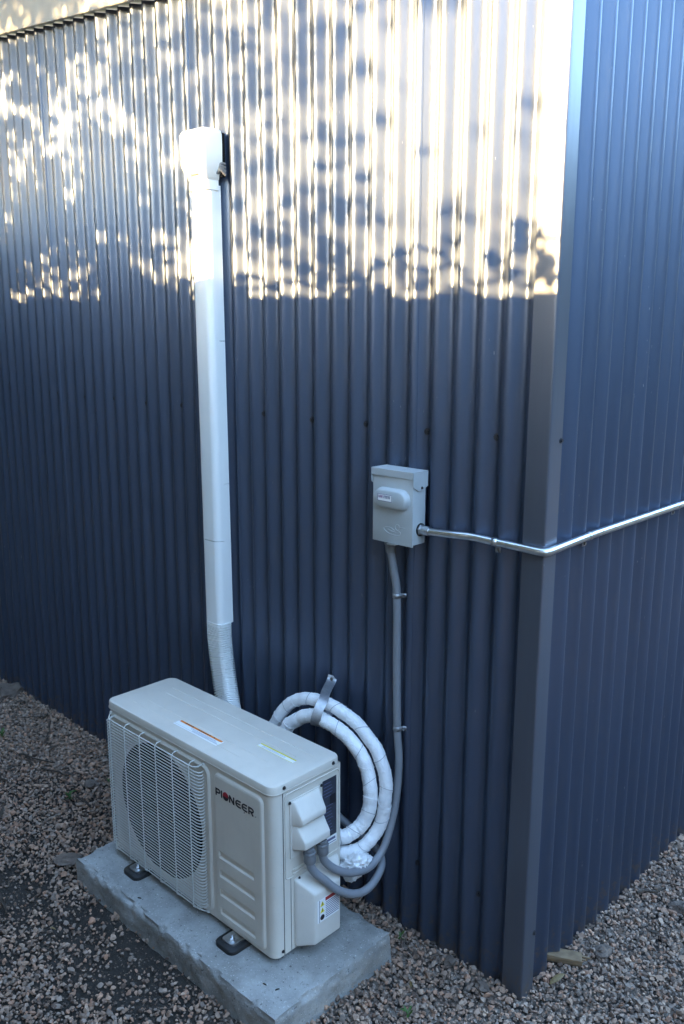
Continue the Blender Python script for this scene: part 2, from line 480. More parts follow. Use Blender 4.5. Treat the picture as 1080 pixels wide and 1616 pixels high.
for i in range(7):
    a = R(90*i/6); rr = FR-.012*math.sin(a); yy = Y0+.012*(1-math.cos(a))
    rings.append([(FC.x+rr*math.cos(2*math.pi*k/n), yy, FC.z+rr*math.sin(2*math.pi*k/n)) for k in range(n)])
rings.append([(FC.x+(FR-.012)*math.cos(2*math.pi*k/n), Y0+.149, FC.z+(FR-.012)*math.sin(2*math.pi*k/n)) for k in range(n)])
m.loft(rings, cap=False); m.build('fan_shroud', 'fan_grey', ac)
m = MB(); m.disc((FC.x, Y0+.150, FC.z), (0, 1, 0), FR+.02, .004, 48); m.build('coil_back', 'dark_inside', ac)
fan = MB(); fan.disc((FC.x, Y0+.075, FC.z), (0, -1, 0), .05, .035, 28, .038); fan = fan.build('fan_hub', 'fan_grey', ac, bevel=.004)
for b in range(3):
    m = MB(); rows = []
    for i in range(7):
        t = i/6; rr = .045+(.172-.045)*t
        row = []
        for j in range(9):
            u = j/8; ang = R(120*b+20+10*t*t*3)+u*R(78-6*t)
            row.append((FC.x+rr*math.cos(ang), Y0+.095-.055*u+.01*t, FC.z+rr*math.sin(ang)))
        rows.append(row)
    top = rows; bot = [[(x, y+.003, z) for x, y, z in row] for row in rows]
    m.loft([top[i]+bot[i][::-1] for i in range(7)]); m.build('fan_blade', 'fan_grey', ac)
# raised rims round the fan field and the service panel
def rim(x0, x1, z0, z1, rad, w, h, y):
    m = MB(); o = rrect(x0, x1, z0, z1, rad, 7); i1 = rrect(x0+w*.35, x1-w*.35, z0+w*.35, z1-w*.35, rad-w*.35, 7)
    i2 = rrect(x0+w*.65, x1-w*.65, z0+w*.65, z1-w*.65, rad-w*.65, 7); i3 = rrect(x0+w, x1-w, z0+w, z1-w, rad-w, 7)
    m.loft([[(x, y+.001, z) for x, z in o], [(x, y-h, z) for x, z in i1], [(x, y-h, z) for x, z in i2], [(x, y+.001, z) for x, z in i3]], cap=False)
    return m
rim(-1.176, -.698, .100, .532, .028, .016, .0055, Y0).build('grille_rim', 'ac_paint', ac, smooth=60)
m = MB(); px0, px1, pz0, pz1 = -.682, -.486, .098, .530; w = .010; h = .0065
o = rrect(px0, px1, pz0, pz1, .022, 7); i1 = rrect(px0+w*.5, px1-w*.5, pz0+w*.5, pz1-w*.5, .017, 7); i2 = rrect(px0+w, px1-w, pz0+w, pz1-w, .012, 7)
m.loft([[(x, Y0+.001, z) for x, z in o], [(x, Y0-h*.8, z) for x, z in i1], [(x, Y0-h, z) for x, z in i2]], cap=False)
# its face, with five pressed louvres
fx0, fx1 = px0+w, px1-w; lx0, lx1 = -.662, -.522; yf = Y0-h
zl = [.310-.0555*k for k in range(4)]
prof = [(pz1-w, 0)]
for z in zl: prof += [(z, 0), (z-.003, .0065), (z-.0175, .0045), (z-.021, 0)]
prof += [(pz0+w, 0)]
cut = 0.012
m.add([(x, yf, z) for x, z in i2], [])
kk = len(m.v)-len(i2)
# rounded corner face is drawn as strips: side margins plus the profiled middle
def strip(xl, xr, za_, zb_): m.add([(xl, yf, za_), (xr, yf, za_), (xr, yf, zb_), (xl, yf, zb_)], [(0, 1, 2, 3)])
strip(fx0, lx0, pz0+w+cut, pz1-w-cut); strip(lx1, fx1, pz0+w+cut, pz1-w-cut)
strip(fx0+cut, lx0, pz1-w-cut, pz1-w); strip(lx1, fx1-cut, pz1-w-cut, pz1-w); strip(fx0+cut, lx0, pz0+w, pz0+w+cut); strip(lx1, fx1-cut, pz0+w, pz0+w+cut)
for qx, sx in ((fx0+cut, -1), (fx1-cut, 1)):
    for qz, sz in ((pz1-w-cut, 1), (pz0+w+cut, -1)):
        arc = [(qx+sx*cut*math.cos(R(15*i)), yf, qz+sz*cut*math.sin(R(15*i))) for i in range(7)]
        m.add([(qx, yf, qz)]+arc, [(0, i+1, i+2) for i in range(6)])
for (z_a, d_a), (z_b, d_b) in zip(prof[:-1], prof[1:]):
    m.add([(lx0, yf+d_a, z_a), (lx1, yf+d_a, z_a), (lx1, yf+d_b, z_b), (lx0, yf+d_b, z_b)], [(0, 1, 2, 3)])
for z in zl:
    for x in (lx0, lx1):
        m.add([(x, yf, z), (x, yf+.0065, z-.003), (x, yf+.0045, z-.0175), (x, yf, z-.021)], [(0, 1, 2, 3)])
m.build('service_panel', 'ac_paint', ac, smooth=25)
# wire grille
gx0, gx1, gz0, gz1, gy = -1.178, -.722, .104, .520, Y0-.020
def hw(short):
    a = .015 if short else 0
    P = [(gx0+.004+a, gy+.019, 0), (gx0+.001+a, gy+.010, 0), (gx0+.005+a, gy+.003, 0), (gx0+.016+a, gy, 0), (gx1-.016-a, gy, 0), (gx1-.005-a, gy+.003, 0), (gx1-.001-a, gy+.010, 0), (gx1-.004-a, gy+.019, 0)]
    m = MB(); m.tube(P, .0016, 6); return m.mesh('grille_wire')
HW, HS = hw(False), hw(True); offz = org(ac)
NW = 46
for k in range(NW):
    z = gz0+(gz1-gz0)*k/(NW-1)
    link('grille_wire', HS if k in (0, NW-1) else HW, 'wire', ac, Vector((0, 0, z))-offz)
m = MB(); m.tube([(0, gy+.019, gz1+.009), (0, gy+.004, gz1+.008), (0, gy-.0028, gz1+.002), (0, gy-.0028, gz0-.002), (0, gy+.004, gz0-.008), (0, gy+.019, gz0-.009)], .0016, 6)
VWm = m.mesh('grille_rib')
for x in (-1.150, -1.072, -.994, -.916, -.838, -.762):
    link('grille_rib', VWm, 'wire', ac, Vector((x, 0, 0))-offz)
for sx, x in ((-1, gx0+.012), (1, gx1-.012)):
    for z in (gz1+.001, gz0-.001):
        m = MB(); m.tube(catmull([(x-sx*.03, gy, z), (x-sx*.012, gy, z+.001), (x, gy+.008, z+(.004 if z > .3 else -.004)), (x+sx*.006, gy+.016, z+(.008 if z > .3 else -.008))], 4), .0017, 6)
        m.disc((x+sx*.008, Y0, z+(.009 if z > .3 else -.009)), (0, -1, 0), .006, .004, 14, .004); m.build('grille_clip', 'wire', ac)
# lid
m = MB(); lr = .026
def ring(e, z): return [(x, y, z) for x, y in rrect(X0-.003+e, X1+.003-e, Y0-.004+e, Y1+.003-e, lr-e, 8)]
m.loft([ring(0, ZL-.002), ring(0, ZT-.006), ring(.0018, ZT-.0018), ring(.006, ZT)])
lid = m.build('lid', 'ac_paint', ac, smooth=40)
m = MB(); m.loft([ring(-.0012, ZL-.0035), ring(-.0022, ZL-.001), ring(-.0012, ZL+.0005)], cap=False); m.build('lid_hem', 'ac_paint', ac, smooth=60)
for yy, xs in ((-.372, (-1.12, -.63)), (-.338, (-1.10, -.56)), (-.270, (-1.10, -.53)), (-.235, (-1.12, -.50))):
    m = MB(); m.loft([[(x, yy-.0022, ZT-.0005), (x, yy-.0008, ZT+.0008), (x, yy+.0008, ZT+.0008), (x, yy+.0022, ZT-.0005)] for x in xs]); m.build('pressed_rib', 'ac_paint', lid)
def plate(name, mat, parent, c, ux, uy, w_, h_, t=.0006):
    c = Vector(c); ux = Vector(ux).normalized(); uy = Vector(uy).normalized(); nn = ux.cross(uy)
    m = MB(); q = [c-ux*w_/2-uy*h_/2, c+ux*w_/2-uy*h_/2, c+ux*w_/2+uy*h_/2, c-ux*w_/2+uy*h_/2]
    m.loft([q, [p+nn*t for p in q]]); return m.build(name, mat, parent, smooth=0)
EX, EY, EZ = (1, 0, 0), (0, 1, 0), (0, 0, 1)
wl = plate('warning_label', 'label_white', ac, (-.821, -.3635, ZT), EX, EY, .192, .027)
plate('label_band', 'label_orange', wl, (-.821, -.3535, ZT+.0006), EX, EY, .186, .0075, .0003)
for k in range(14):
    if k not in (4, 5, 12): plate('lettering', 'ink', wl, (-.885+.0095*k, -.3535, ZT+.0009), EX, EY, .0055, .0036, .0002)
for k in range(3): plate('lettering', 'label_line', wl, (-.80+.008*k, -.3615-.004*k, ZT+.0006), EX, EY, .11, .0010, .0002)
yl = plate('notice_label', 'label_white', ac, (-.580, -.2925, ZT), EX, EY, .136, .017)
plate('label_band', 'label_yellow', yl, (-.580, -.2862, ZT+.0006), EX, EY, .136, .0042, .0003)
plate('label_band', 'label_yellow', yl, (-.580, -.3004, ZT+.0006), EX, EY, .136, .0012, .0003)
for k in range(2): plate('lettering', 'label_line', yl, (-.590, -.2915-.004*k, ZT+.0006), EX, EY, .09, .0008, .0002)
# logo in strokes on the service panel
def ribbon(m, pts, w_, y, t=.0007):
    P = [Vector((p[0], 0, p[1])) for p in pts]; L = []; Rr = []
    for i, p in enumerate(P):
        d = (P[min(i+1, len(P)-1)]-P[max(i-1, 0)]).normalized(); nn = Vector((-d.z, 0, d.x))*w_/2
        if 0 < i < len(P)-1:
            d0 = (P[i]-P[i-1]).normalized(); d1 = (P[i+1]-P[i]).normalized(); ca = max(.35, d0.dot((d0+d1).normalized())) if (d0+d1).length > 1e-6 else 1
            nn = nn/ca
        L.append(p+nn); Rr.append(p-nn)
    rings = [[(a.x, y, a.z), (b.x, y, b.z), (b.x, y-t, b.z), (a.x, y-t, a.z)] for a, b in zip(L, Rr)]
    m.loft(rings)
H = .0205; lw = .0043; z0 = .4690; yl_ = yf-.0001
def arc(cx_, cz_, rx, rz, a0, a1, n_=10): return [(cx_+rx*math.cos(R(a0+(a1-a0)*i/n_)), cz_+rz*math.sin(R(a0+(a1-a0)*i/n_))) for i in range(n_+1)]
def letter(ch, x):
    m = MB()
    if ch == 'P':
        ribbon(m, [(x, z0), (x, z0+H)], lw, yl_); ribbon(m, [(x, z0+H-.002), (x+.010, z0+H-.002)]+arc(x+.010, z0+H-.0068, .0058, .0048, 90, -90, 8)[1:]+[(x, z0+H-.0116)], lw*.92, yl_-.0001)
    if ch == 'I': ribbon(m, [(x, z0), (x, z0+H)], lw, yl_)
    if ch == 'N':
        ribbon(m, [(x, z0), (x, z0+H)], lw, yl_); ribbon(m, [(x+.0165, z0), (x+.0165, z0+H)], lw, yl_); ribbon(m, [(x, z0+H-.001), (x+.0165, z0+.001)], lw*1.15, yl_-.0001)
    if ch == 'E':
        ribbon(m, [(x+.018, z0+H-.002), (x+.008, z0+H-.002)]+arc(x+.008, z0+H/2, .0092, H/2-.002, 90, 270, 10)[1:]+[(x+.018, z0+.002)], lw*.92, yl_)
        ribbon(m, [(x, z0+H/2), (x+.0165, z0+H/2)], lw*.85, yl_-.0001)
    if ch == 'R':
        ribbon(m, [(x, z0), (x, z0+H)], lw, yl_); ribbon(m, [(x, z0+H-.002), (x+.011, z0+H-.002)]+arc(x+.011, z0+H-.0068, .0058, .0048, 90, -90, 8)[1:]+[(x, z0+H-.0116)], lw*.92, yl_-.0001)
        ribbon(m, [(x+.007, z0+H-.0116), (x+.016, z0)], lw, yl_-.0002)
    return m.build('logo_letter', 'ink', ac, smooth=0)
xx = -.6665
for ch, adv in (('P', .0225), ('I', .0325), ('N', .0260), ('E', .0245), ('E', .0250), ('R', .02)):
    letter(ch, xx); xx += adv
ocx = -.6275; m = MB(); m.loft([[(x, yl_, z) for x, z in arc(ocx, z0+H/2, .0115, .0115, 0, 360, 28)[:-1]], [(x, yl_-.0006, z) for x, z in arc(ocx, z0+H/2, .0115, .0115, 0, 360, 28)[:-1]]])
m.build('logo_ball', 'logo_red', ac, smooth=0)
m = MB(); A2 = arc(ocx, z0+H/2, .0117, .0117, -165, 25, 18)+arc(ocx+.004, z0+H/2+.002, .010, .004, 20, -160, 8)[1:-1]
m.loft([[(x, yl_-.0005, z) for x, z in A2], [(x, yl_-.0010, z) for x, z in A2]]); m.build('logo_shade', 'ink', ac, smooth=0)
for pa, pb in (((-.556, z0-.0055), (-.552, z0-.0035)), ((-.5105, z0+.0015), (-.5105, z0+.0035))):
    m = MB(); ribbon(m, [pa, pb], .002, yl_); m.build('logo_mark', 'ink', ac, smooth=0)
# side: pressed frame, terminal covers, rating plates, valve cover
def yz_prism(name, mat, parent, prof_xz, ya, yb, taper=0, bevel=.004, seg=3):
    m = MB(); m.loft([[(x, ya+taper*(x-X1 > .005), z) for x, z in prof_xz], [(x, yb-taper*(x-X1 > .005), z) for x, z in prof_xz]])
    return m.build(name, mat, parent, bevel=bevel, seg=seg, smooth=50)
m = MB(); o = rrect(Y0+.040, Y1-.006, .300, .532, .008, 4)
m.tube([(X1, y, z) for y, z in o]+[(X1, *o[0])], .0022, 6, cap=False); m.build('side_frame', 'ac_paint', ac, smooth=60)
tp = plate('terminal_plate', 'ac_plastic', ac, (X1+.0005, -.312, .433), EY, EZ, .104, .158, .003)
yz_prism('terminal_cover', 'ac_plastic', ac, [(X1+.002, .511), (X1+.010, .509), (X1+.036, .468), (X1+.036, .454), (X1+.028, .446), (X1+.002, .444)], -.362, -.262, .008, .006)
yz_prism('terminal_cover', 'ac_plastic', ac, [(X1+.002, .452), (X1+.010, .449), (X1+.044, .408), (X1+.044, .388), (X1+.002, .376)], -.360, -.256, .008, .006)
screw((X1+.004, -.366, .508), R(90), ac, 'dark_steel', .7); screw((X1+.004, -.257, .512), R(90), ac, 'dark_steel', .7)
screw((X1+.003, -.383, .556), R(90), ac, 'dark_steel', .8); screw((X1+.003, -.213, .556), R(90), ac, 'dark_steel', .8)
screw((X1+.001, -.392, .106), R(90), ac, 'dark_steel', .7)
rp = plate('rating_plate', 'label_dark', ac, (X1+.0004, -.2245, .4345), EY, EZ, .050, .165, .0007)
plate('code_patch', 'ink', rp, (X1+.0012, -.213, .456), EY, EZ, .020, .026, .0002)
for k in range(16):
    if k not in (5, 6): plate('lettering', 'label_line', rp, (X1+.0012, -.232+.001*(k % 3), .506-.0092*k), EY, EZ, .024+.004*(k % 4), .0022, .0002)
sp = plate('small_label', 'label_white', ac, (X1+.0004, -.2205, .339), EY, EZ, .045, .022, .0006)
plate('lettering', 'label_line', sp, (X1+.0010, -.2205, .342), EY, EZ, .034, .007, .0002); plate('lettering', 'label_line', sp, (X1+.0010, -.2205, .3325), EY, EZ, .040, .002, .0002)
for z in (.318, .308): 
    m = MB(); m.tube([(X1, -.355, z), (X1+.002, -.35, z), (X1+.002, -.26, z+.002), (X1, -.255, z+.002)], .003, 6); m.build('pressed_rib', 'ac_paint', ac)
m = MB(); zc = [.092, .300]
def vc(x, y0_, y1_, z0_, z1_): return [(x, y0_, z0_), (x, y1_, z0_), (x, y1_, z1_), (x, y0_, z1_)]
m.loft([vc(X1-.002, -.352, -.196, .098, .292), vc(X1+.008, -.351, -.198, .099, .288), vc(X1+.047, -.322, -.232, .108, .252)])
vcov = m.build('valve_cover', 'ac_plastic', ac, bevel=.005, seg=3, smooth=50)
screw((X1+.006, -.338, .291), R(90), ac, 'dark_steel', .6)
fx = X1+.047
st = plate('warning_sticker', 'label_white', ac, (fx+.0002, -.276, .198), EY, EZ, .078, .064, .0005)
plate('sticker_field', 'label_line', st, (fx+.0007, -.308, .198), EY, EZ, .0016, .064, .0002)
plate('label_band', 'label_red', st, (fx+.0007, -.262, .224), EY, EZ, .050, .010, .0002)
for k in range(9): plate('lettering', 'label_line', st, (fx+.0007, -.262, .214-.0052*k), EY, EZ, .048, .0020, .0002)
for zz in (.217, .199):
    m = MB(); m.loft([[(fx+.0007, -.3055, zz-.007), (fx+.0007, -.2905, zz-.007), (fx+.0007, -.298, zz+.007)], [(fx+.0010, -.3055, zz-.007), (fx+.0010, -.2905, zz-.007), (fx+.0010, -.298, zz+.007)]]); m.build('warning_triangle', 'label_yellow', st, smooth=0)
    plate('warning_bolt', 'ink', st, (fx+.0010, -.298, zz-.001), EY, EZ, .002, .008, .0002)
m = MB(); m.disc((fx+.0007, -.298, .178), (1, 0, 0), .0075, .0003, 20); m.build('warning_disc', 'ink', st, smooth=0)
m = MB(); m.tube([(X1+.0005, Y0+.0325, ZB), (X1+.0005, Y0+.0325, ZL-.004)], .0011, 5); m.build('panel_seam', 'dark_steel', ac)
m = MB(); m.tube([(X1+.0005, -.362, ZB), (X1+.0005, -.362, .30)], .0008, 5); m.build('panel_seam', 'dark_steel', ac)
# feet
for fxx in (-1.035, -.598):
    for yc, sg in ((Y0-.018, -1), (Y1+.012, 1)):
        m = MB()
        a_, b_ = (yc-.038, yc+.045) if sg < 0 else (yc-.045, yc+.038)
        ro = rrect(fxx-.038, fxx+.038, a_, b_, .020, 6); ri = rrect(fxx-.034, fxx+.034, a_+.004, b_-.004, .017, 6)
        m.loft([[(x, y, PZ-.002) for x, y in ro], [(x, y, PZ+.009) for x, y in ro], [(x, y, PZ+.0125) for x, y in ri]]); ft = m.build('rubber_foot', 'rubber', ac, smooth=50)
        a2, b2 = (yc-.022, yc+.06) if sg < 0 else (yc-.06, yc+.022)
        r1 = rrect(fxx-.023, fxx+.023, a2, b2, .009, 5); r2 = rrect(fxx-.020, fxx+.020, a2+.003, b2-.003, .007, 5); r3 = rrect(fxx-.017, fxx+.017, a2+.006, b2-.006, .006, 5)
        m = MB(); m.loft([[(x, y, PZ+.0122) for x, y in r1], [(x, y, PZ+.0165) for x, y in r1], [(x, y, PZ+.0170) for x, y in r2], [(x, y, PZ+.0145) for x, y in r3]]); br = m.build('foot_bracket', 'galv', ac, smooth=40)
        m = MB(); yb_ = yc-.004*sg*-1; m.disc((fxx, yb_, PZ+.0143), EZ, .0115, .0018, 18); m.disc((fxx, yb_, PZ+.016), EZ, .0078, .006, 6); m.disc((fxx, yb_, PZ+.022), EZ, .0042, .008, 12); m.build('bolt', 'galv', br)

# ------------------------------------------------------------------ line set cover on the wall
CX0, CX1, CD = -1.193, -1.113, .056
lc = thing('line_set_cover', 'white plastic duct cover running up the wall behind the outdoor unit', 'duct cover', ((CX0+CX1)/2, 0, .43))
def chan(x0, x1, d, rad, n=6, back=-.001):
    out = [(x1, back), (x0, back)]
    for cx_, cy_, a0 in ((x0+rad, -d+rad, 180), (x1-rad, -d+rad, 270)):
        for i in range(n+1):
            a = R(a0+90*i/n); out.append((cx_+rad*math.cos(a), cy_+rad*math.sin(a)))
    return out
def channel(name, z0_, z1_, x0, x1, d, rad, back=-.001, segs=12):
    m = MB(); rings = []
    for j in range(segs+1):
        z = z0_+(z1_-z0_)*j/segs; w_ = .0012*noise.noise(Vector((z*2, 1, 5)))-.0048*(z-1.4)
        rings.append([(x+w_, y, z) for x, y in chan(x0, x1, d, rad, back=back)])
    m.loft(rings); return m.build(name, 'white_pvc', lc, smooth=40)
base_z = [.722, 1.174, 1.608, 2.05]
for a_, b_ in zip(base_z[:-1], base_z[1:]): channel('cover_base', a_+.0008, b_-.0008, CX0+.0005, CX1-.0005, .030, .003)
for a_, b_ in ((.716, .994), (.996, 2.055)): channel('cover_front', a_, b_, CX0-.0015, CX1+.0015, CD, .021, back=-.0235)
# wall cap at the top
m = MB(); rings = []
for z, gx_, d in ((2.035, .004, .060), (2.062, .004, .061), (2.064, .006, .063), (2.078, .010, .070), (2.100, .021, .082), (2.160, .022, .086), (2.184, .021, .084), (2.194, .017, .078), (2.199, .008, .062)):
    rings.append([(x-.003, y, z) for x, y in chan(CX0-gx_*.35, CX1+gx_*1.15, d, .016, back=-.012)])
m.loft(rings); cap = m.build('wall_cap', 'white_pvc', lc, smooth=45)
m = MB(); m.box((CX0-.002, -.013, 2.07), (CX1+.018, .002, 2.19)); m.build('wall_flange', 'dark_inside', lc, bevel=.002)
m = MB(); m.box((CX0+.035, -.074, 2.0735), (CX0+.064, -.066, 2.0765)); m.build('cap_slot', 'grey_fit', lc)
for k in range(4):
    m = MB(); m.tube(catmull([(CX1+.008, -.022+.003*k, 2.080), (CX1+.022, -.020, 2.088+.005*k), (CX1+.025, -.004, 2.075+.010*k)], 4), .004, 6); m.build('foam_shred', 'grey_fit', lc)
# ribbed flexible length
path = catmull([(-1.146, -.030, .728), (-1.145, -.031, .68), (-1.137, -.033, .62), (-1.117, -.040, .555), (-1.084, -.055, .49), (-1.04, -.075, .44), (-.98, -.09, .41)], 14)
P = [Vector(p) for p in path]; L = [0]
for a_, b_ in zip(P[:-1], P[1:]): L.append(L[-1]+(b_-a_).length)
sp_ = .0078; k = 0; rings = []; m = MB()
def at(s_):
    for i in range(len(L)-1):
        if L[i+1] >= s_: t = (s_-L[i])/(L[i+1]-L[i]); return P[i].lerp(P[i+1], t), (P[i+1]-P[i]).normalized()
    return P[-1], (P[-1]-P[-2]).normalized()
base = rrect(-.0415, .0415, -.0275, .0275, .019, 5)
s_ = 0
while s_ < L[-1]-sp_:
    for ds, sc in ((0, .84), (.0030, .84), (.0038, 1.0), (.0068, 1.0), (.0076, .84)):
        c, t = at(s_+ds); ax = Vector((0, -1, 0)); ax = (ax-t*ax.dot(t)).normalized(); bx_ = t.cross(ax)
        rings.append([c+bx_*u*sc+ax*v*sc for u, v in base])
    s_ += sp_
m.loft(rings); m.build('ribbed_duct', 'white_pvc', lc, smooth=25)

# ------------------------------------------------------------------ refrigerant lines
def wrapped(name, pts, r_, parent, seed):
    pth = [p+Vector((noise.noise(p*19), noise.noise(p*19+Vector((3, 1, 7))), noise.noise(p*19+Vector((9, 2, 4)))))*.0042 for p in catmull(pts, 14)]; m = MB()
    def rad(i): return r_*(1+.085*noise.noise(Vector((i*.33, seed, 0)))+.04*(1 if (i % 9) == 0 else 0))
    m.tube(pth, rad, 18); o = m.build(name, 'white_wrap', parent, smooth=60)
    for i in range(5, len(pth)-4, 9):                    # overlapping tape turns
        t = (pth[i+1]-pth[i-1]).normalized(); a_ = t.orthogonal().normalized(); b_ = t.cross(a_); tilt = .35+.2*random.random()
        ph = random.random()*6.28; rr = rad(i)*1.018
        m = MB(); m.tube([pth[i]+(a_*math.cos(q)+b_*math.sin(q))*rr+t*(tilt*rr*math.cos(q+ph)) for q in np.linspace(0, 2*math.pi, 25)], .0010, 5, cap=False)
        m.build('tape_edge', 'tape_grey' if i % 2 else 'white_wrap', o)
    return o
coil = thing('refrigerant_coil', 'two white wrapped refrigerant pipes looped behind the outdoor unit', 'pipes', (-.62, -.08, .2))
wrapped('wrapped_pipe', [(-.80, -.125, .36), (-.812, -.115, .44), (-.797, -.102, .515), (-.761, -.085, .575), (-.697, -.075, .613), (-.621, -.07, .622), (-.548, -.065, .61), (-.478, -.06, .573), (-.429, -.06, .526), (-.406, -.06, .466), (-.403, -.065, .399), (-.412, -.08, .328), (-.434, -.12, .283), (-.472, -.162, .268), (-.53, -.162, .265)], .0180, coil, 1)
wrapped('wrapped_pipe', [(-.755, -.135, .40), (-.745, -.13, .48), (-.724, -.12, .531), (-.684, -.105, .569), (-.635, -.1, .587), (-.587, -.095, .581), (-.524, -.09, .561), (-.471, -.085, .52), (-.442, -.085, .459), (-.434, -.09, .397), (-.447, -.105, .338), (-.464, -.135, .315), (-.478, -.160, .309), (-.53, -.160, .305)], .0195, coil, 2)
# crumpled white bundle under the loops
m = bmesh.new(); bmesh.ops.create_icosphere(m, subdivisions=5, radius=1)
for v in m.verts:
    p = v.co.copy(); d = 1+.22*noise.noise(p*1.5)-.30*abs(noise.noise(p*2.6+Vector((0, 0, 4))))-.20*abs(noise.noise(Vector((p.x*6, p.y*6, p.z*2.0))))-.10*abs(noise.noise(p*9))
    v.co = Vector((p.x*.054*d-.432+.012*p.z, p.y*.044*d-.150, p.z*.046*d+.242+.012*p.x))
me = bpy.data.meshes.new('wrapped_bundle'); m.to_mesh(me); m.free(); me.shade_smooth()
wb = link('wrapped_bundle', me, 'white_wrap'); tag(wb, 'crumpled white wrapped pipe joint behind the grey conduits', 'pipe wrap')
# metal strap holding the loops
sh = thing('pipe_strap', 'galvanised metal strap holding the looped white pipes to the wall', 'strap', (-.65, 0, .6))
def strap(name, pts, w_, mat, parent, t=.0012, wdir=None):
    P = catmull(pts, 6); m = MB(); rings = []
    for i, p in enumerate(P):
        tn = (P[min(i+1, len(P)-1)]-P[max(i-1, 0)]).normalized(); wd = Vector(wdir); wd = (wd-tn*wd.dot(tn)).normalized(); nn = tn.cross(wd)
        rings.append([p+wd*w_/2+nn*t/2, p-wd*w_/2+nn*t/2, p-wd*w_/2-nn*t/2, p+wd*w_/2-nn*t/2])
    m.loft(rings); return m.build(name, mat, parent, smooth=40)
strap('strap_band', [(-.664, .002, .668), (-.662, -.006, .655), (-.648, -.032, .650), (-.626, -.066, .648), (-.610, -.090, .640), (-.606, -.110, .624), (-.606, -.1225, .600), (-.612, -.121, .578), (-.616, -.108, .566), (-.626, -.085, .562), (-.640, -.05, .57), (-.650, 0, .58)], .027, 'strap_steel', sh, .0014, (.75, .62, -.25))
m = MB(); m.disc((-.6625, -.004, .660), (.2, -1, .25), .005, .003, 6); m.build('strap_screw', 'dark_steel', sh)

# ------------------------------------------------------------------ disconnect box
BX0, BX1, BZ0, BZ1, BD = -.470, -.335, 1.115, 1.303, .052
bx = thing('disconnect_box', 'small grey electrical disconnect box screwed to the corrugated wall', 'electrical box', ((BX0+BX1)/2, 0, BZ0))
m = MB(); m.box((BX0+.004, -BD+.002, BZ0+.004), (BX1-.003, -.001, BZ1-.006)); m.build('box_body', 'grey_box', bx, bevel=.0015)
m = MB(); m.box((BX0+.003, -BD-.001, BZ0), (BX1-.001, -BD+.004, BZ1-.014)); m.build('cover_plate', 'grey_box', bx, bevel=.0015)
m = MB()   # rain hood: top, front lip, cheeks
m.box((BX0-.001, -BD-.004, BZ1-.018), (BX1+.001, -BD-.0015, BZ1-.001)); m.box((BX0-.001, -BD-.004, BZ1-.0022), (BX1+.001, .002, BZ1))
m.build('hood', 'grey_box', bx, bevel=.0006, seg=1)
for x, s in ((BX0-.001, -1), (BX1+.001, 1)):
    m = MB(); q = [(-BD-.0035, BZ1-.001), (.002, BZ1-.001), (.002, BZ1-.038), (-.018, BZ1-.048), (-.034, BZ1-.048), (-BD-.0035, BZ1-.036)]
    m.loft([[(x, y, z) for y, z in q], [(x-s*.0016, y, z) for y, z in q]]); m.build('hood_cheek', 'grey_box', bx)
screw((BX1+.0015, -.022, BZ1-.041), R(90), bx, 'grey_box', .6)
m = MB(); kz = 1.231; hgt = .052; rings = []
for sc, d in ((1, 0), (.99, .004), (.93, .011), (.84, .0155), (.74, .0175)):
    rings.append([((BX0+BX1)/2+.001+x*sc if abs(x) > 1e9 else (BX0+BX1)/2+.003+(abs(x)-(1-sc)*.026)*math.copysign(1, x), -BD-.001-d, kz+z*sc) for x, z in rrect(-.055, .055, -hgt/2, hgt/2, .0245, 8)])
m.loft(rings); kb = m.build('handle_bulge', 'grey_box', bx, smooth=60)
ky = -BD-.001-.0176
lb = plate('box_label', 'label_white', bx, (-.412, ky, 1.2335), EX, EZ, .048, .0185, .0004)
m = MB()
for a_, b_ in (((-.435, 1.2420), (-.389, 1.2420)), ((-.389, 1.2420), (-.389, 1.2250)), ((-.389, 1.2250), (-.435, 1.2250)), ((-.435, 1.2250), (-.435, 1.2420))): ribbon(m, [a_, b_], .0012, ky-.0004, .0003)
m.build('label_border', 'label_line', lb, smooth=0)
m = MB()
for k in range(5): ribbon(m, [(-.4315+.0029*k, 1.2325), (-.4315+.0029*k+(.0012 if k % 2 else 0), 1.2395)], .0013, ky-.0004, .0003)
ribbon(m, [(-.432, 1.2358), (-.419, 1.2358)], .0010, ky-.0005, .0003); m.build('lettering', 'label_purple', lb, smooth=0)
m = MB()
for k in range(7): ribbon(m, [(-.4145+.0031*k+(.0012 if k % 3 else 0), 1.2320), (-.4145+.0031*k, 1.2390)], .0013, ky-.0004, .0003)
ribbon(m, [(-.415, 1.2385), (-.395, 1.2385)], .0008, ky-.0005, .0003); m.build('lettering', 'label_line', lb, smooth=0)
m = MB(); m.disc((BX1-.0025, -.0205, 1.156), EX, .0165, .0022, 24); m.build('connector_ring', 'rubber', bx)
# embossed bird
m = MB(); yb_ = -BD-.0008
def em(pts, r_=.0011): m.tube([(x, yb_, z) for x, z in catmull2(pts)], r_, 6)
def catmull2(p): return [(q.x, q.z) for q in catmull([(a_[0], 0, a_[1]) for a_ in p], 6)]
em([(-.430, 1.151), (-.418, 1.156), (-.404, 1.155), (-.394, 1.150)]); em([(-.430, 1.151), (-.420, 1.143), (-.404, 1.139), (-.380, 1.139), (-.374, 1.143)])
em([(-.394, 1.150), (-.388, 1.152), (-.381, 1.151), (-.374, 1.147), (-.374, 1.143)]); em(arc(-.384, 1.1595, .0075, .0070, -70, 250, 10)); em([(-.377, 1.159), (-.368, 1.1605), (-.360, 1.160)]); em([(-.416, 1.150), (-.402, 1.147), (-.388, 1.146)])
m.build('embossed_bird', 'grey_box', bx, smooth=60)
m = MB(); m.box((-.412, -BD-.010, BZ0-.002), (-.384, -BD+.002, BZ0+.001)); m.build('hasp_tab', 'galv', bx, bevel=.001)
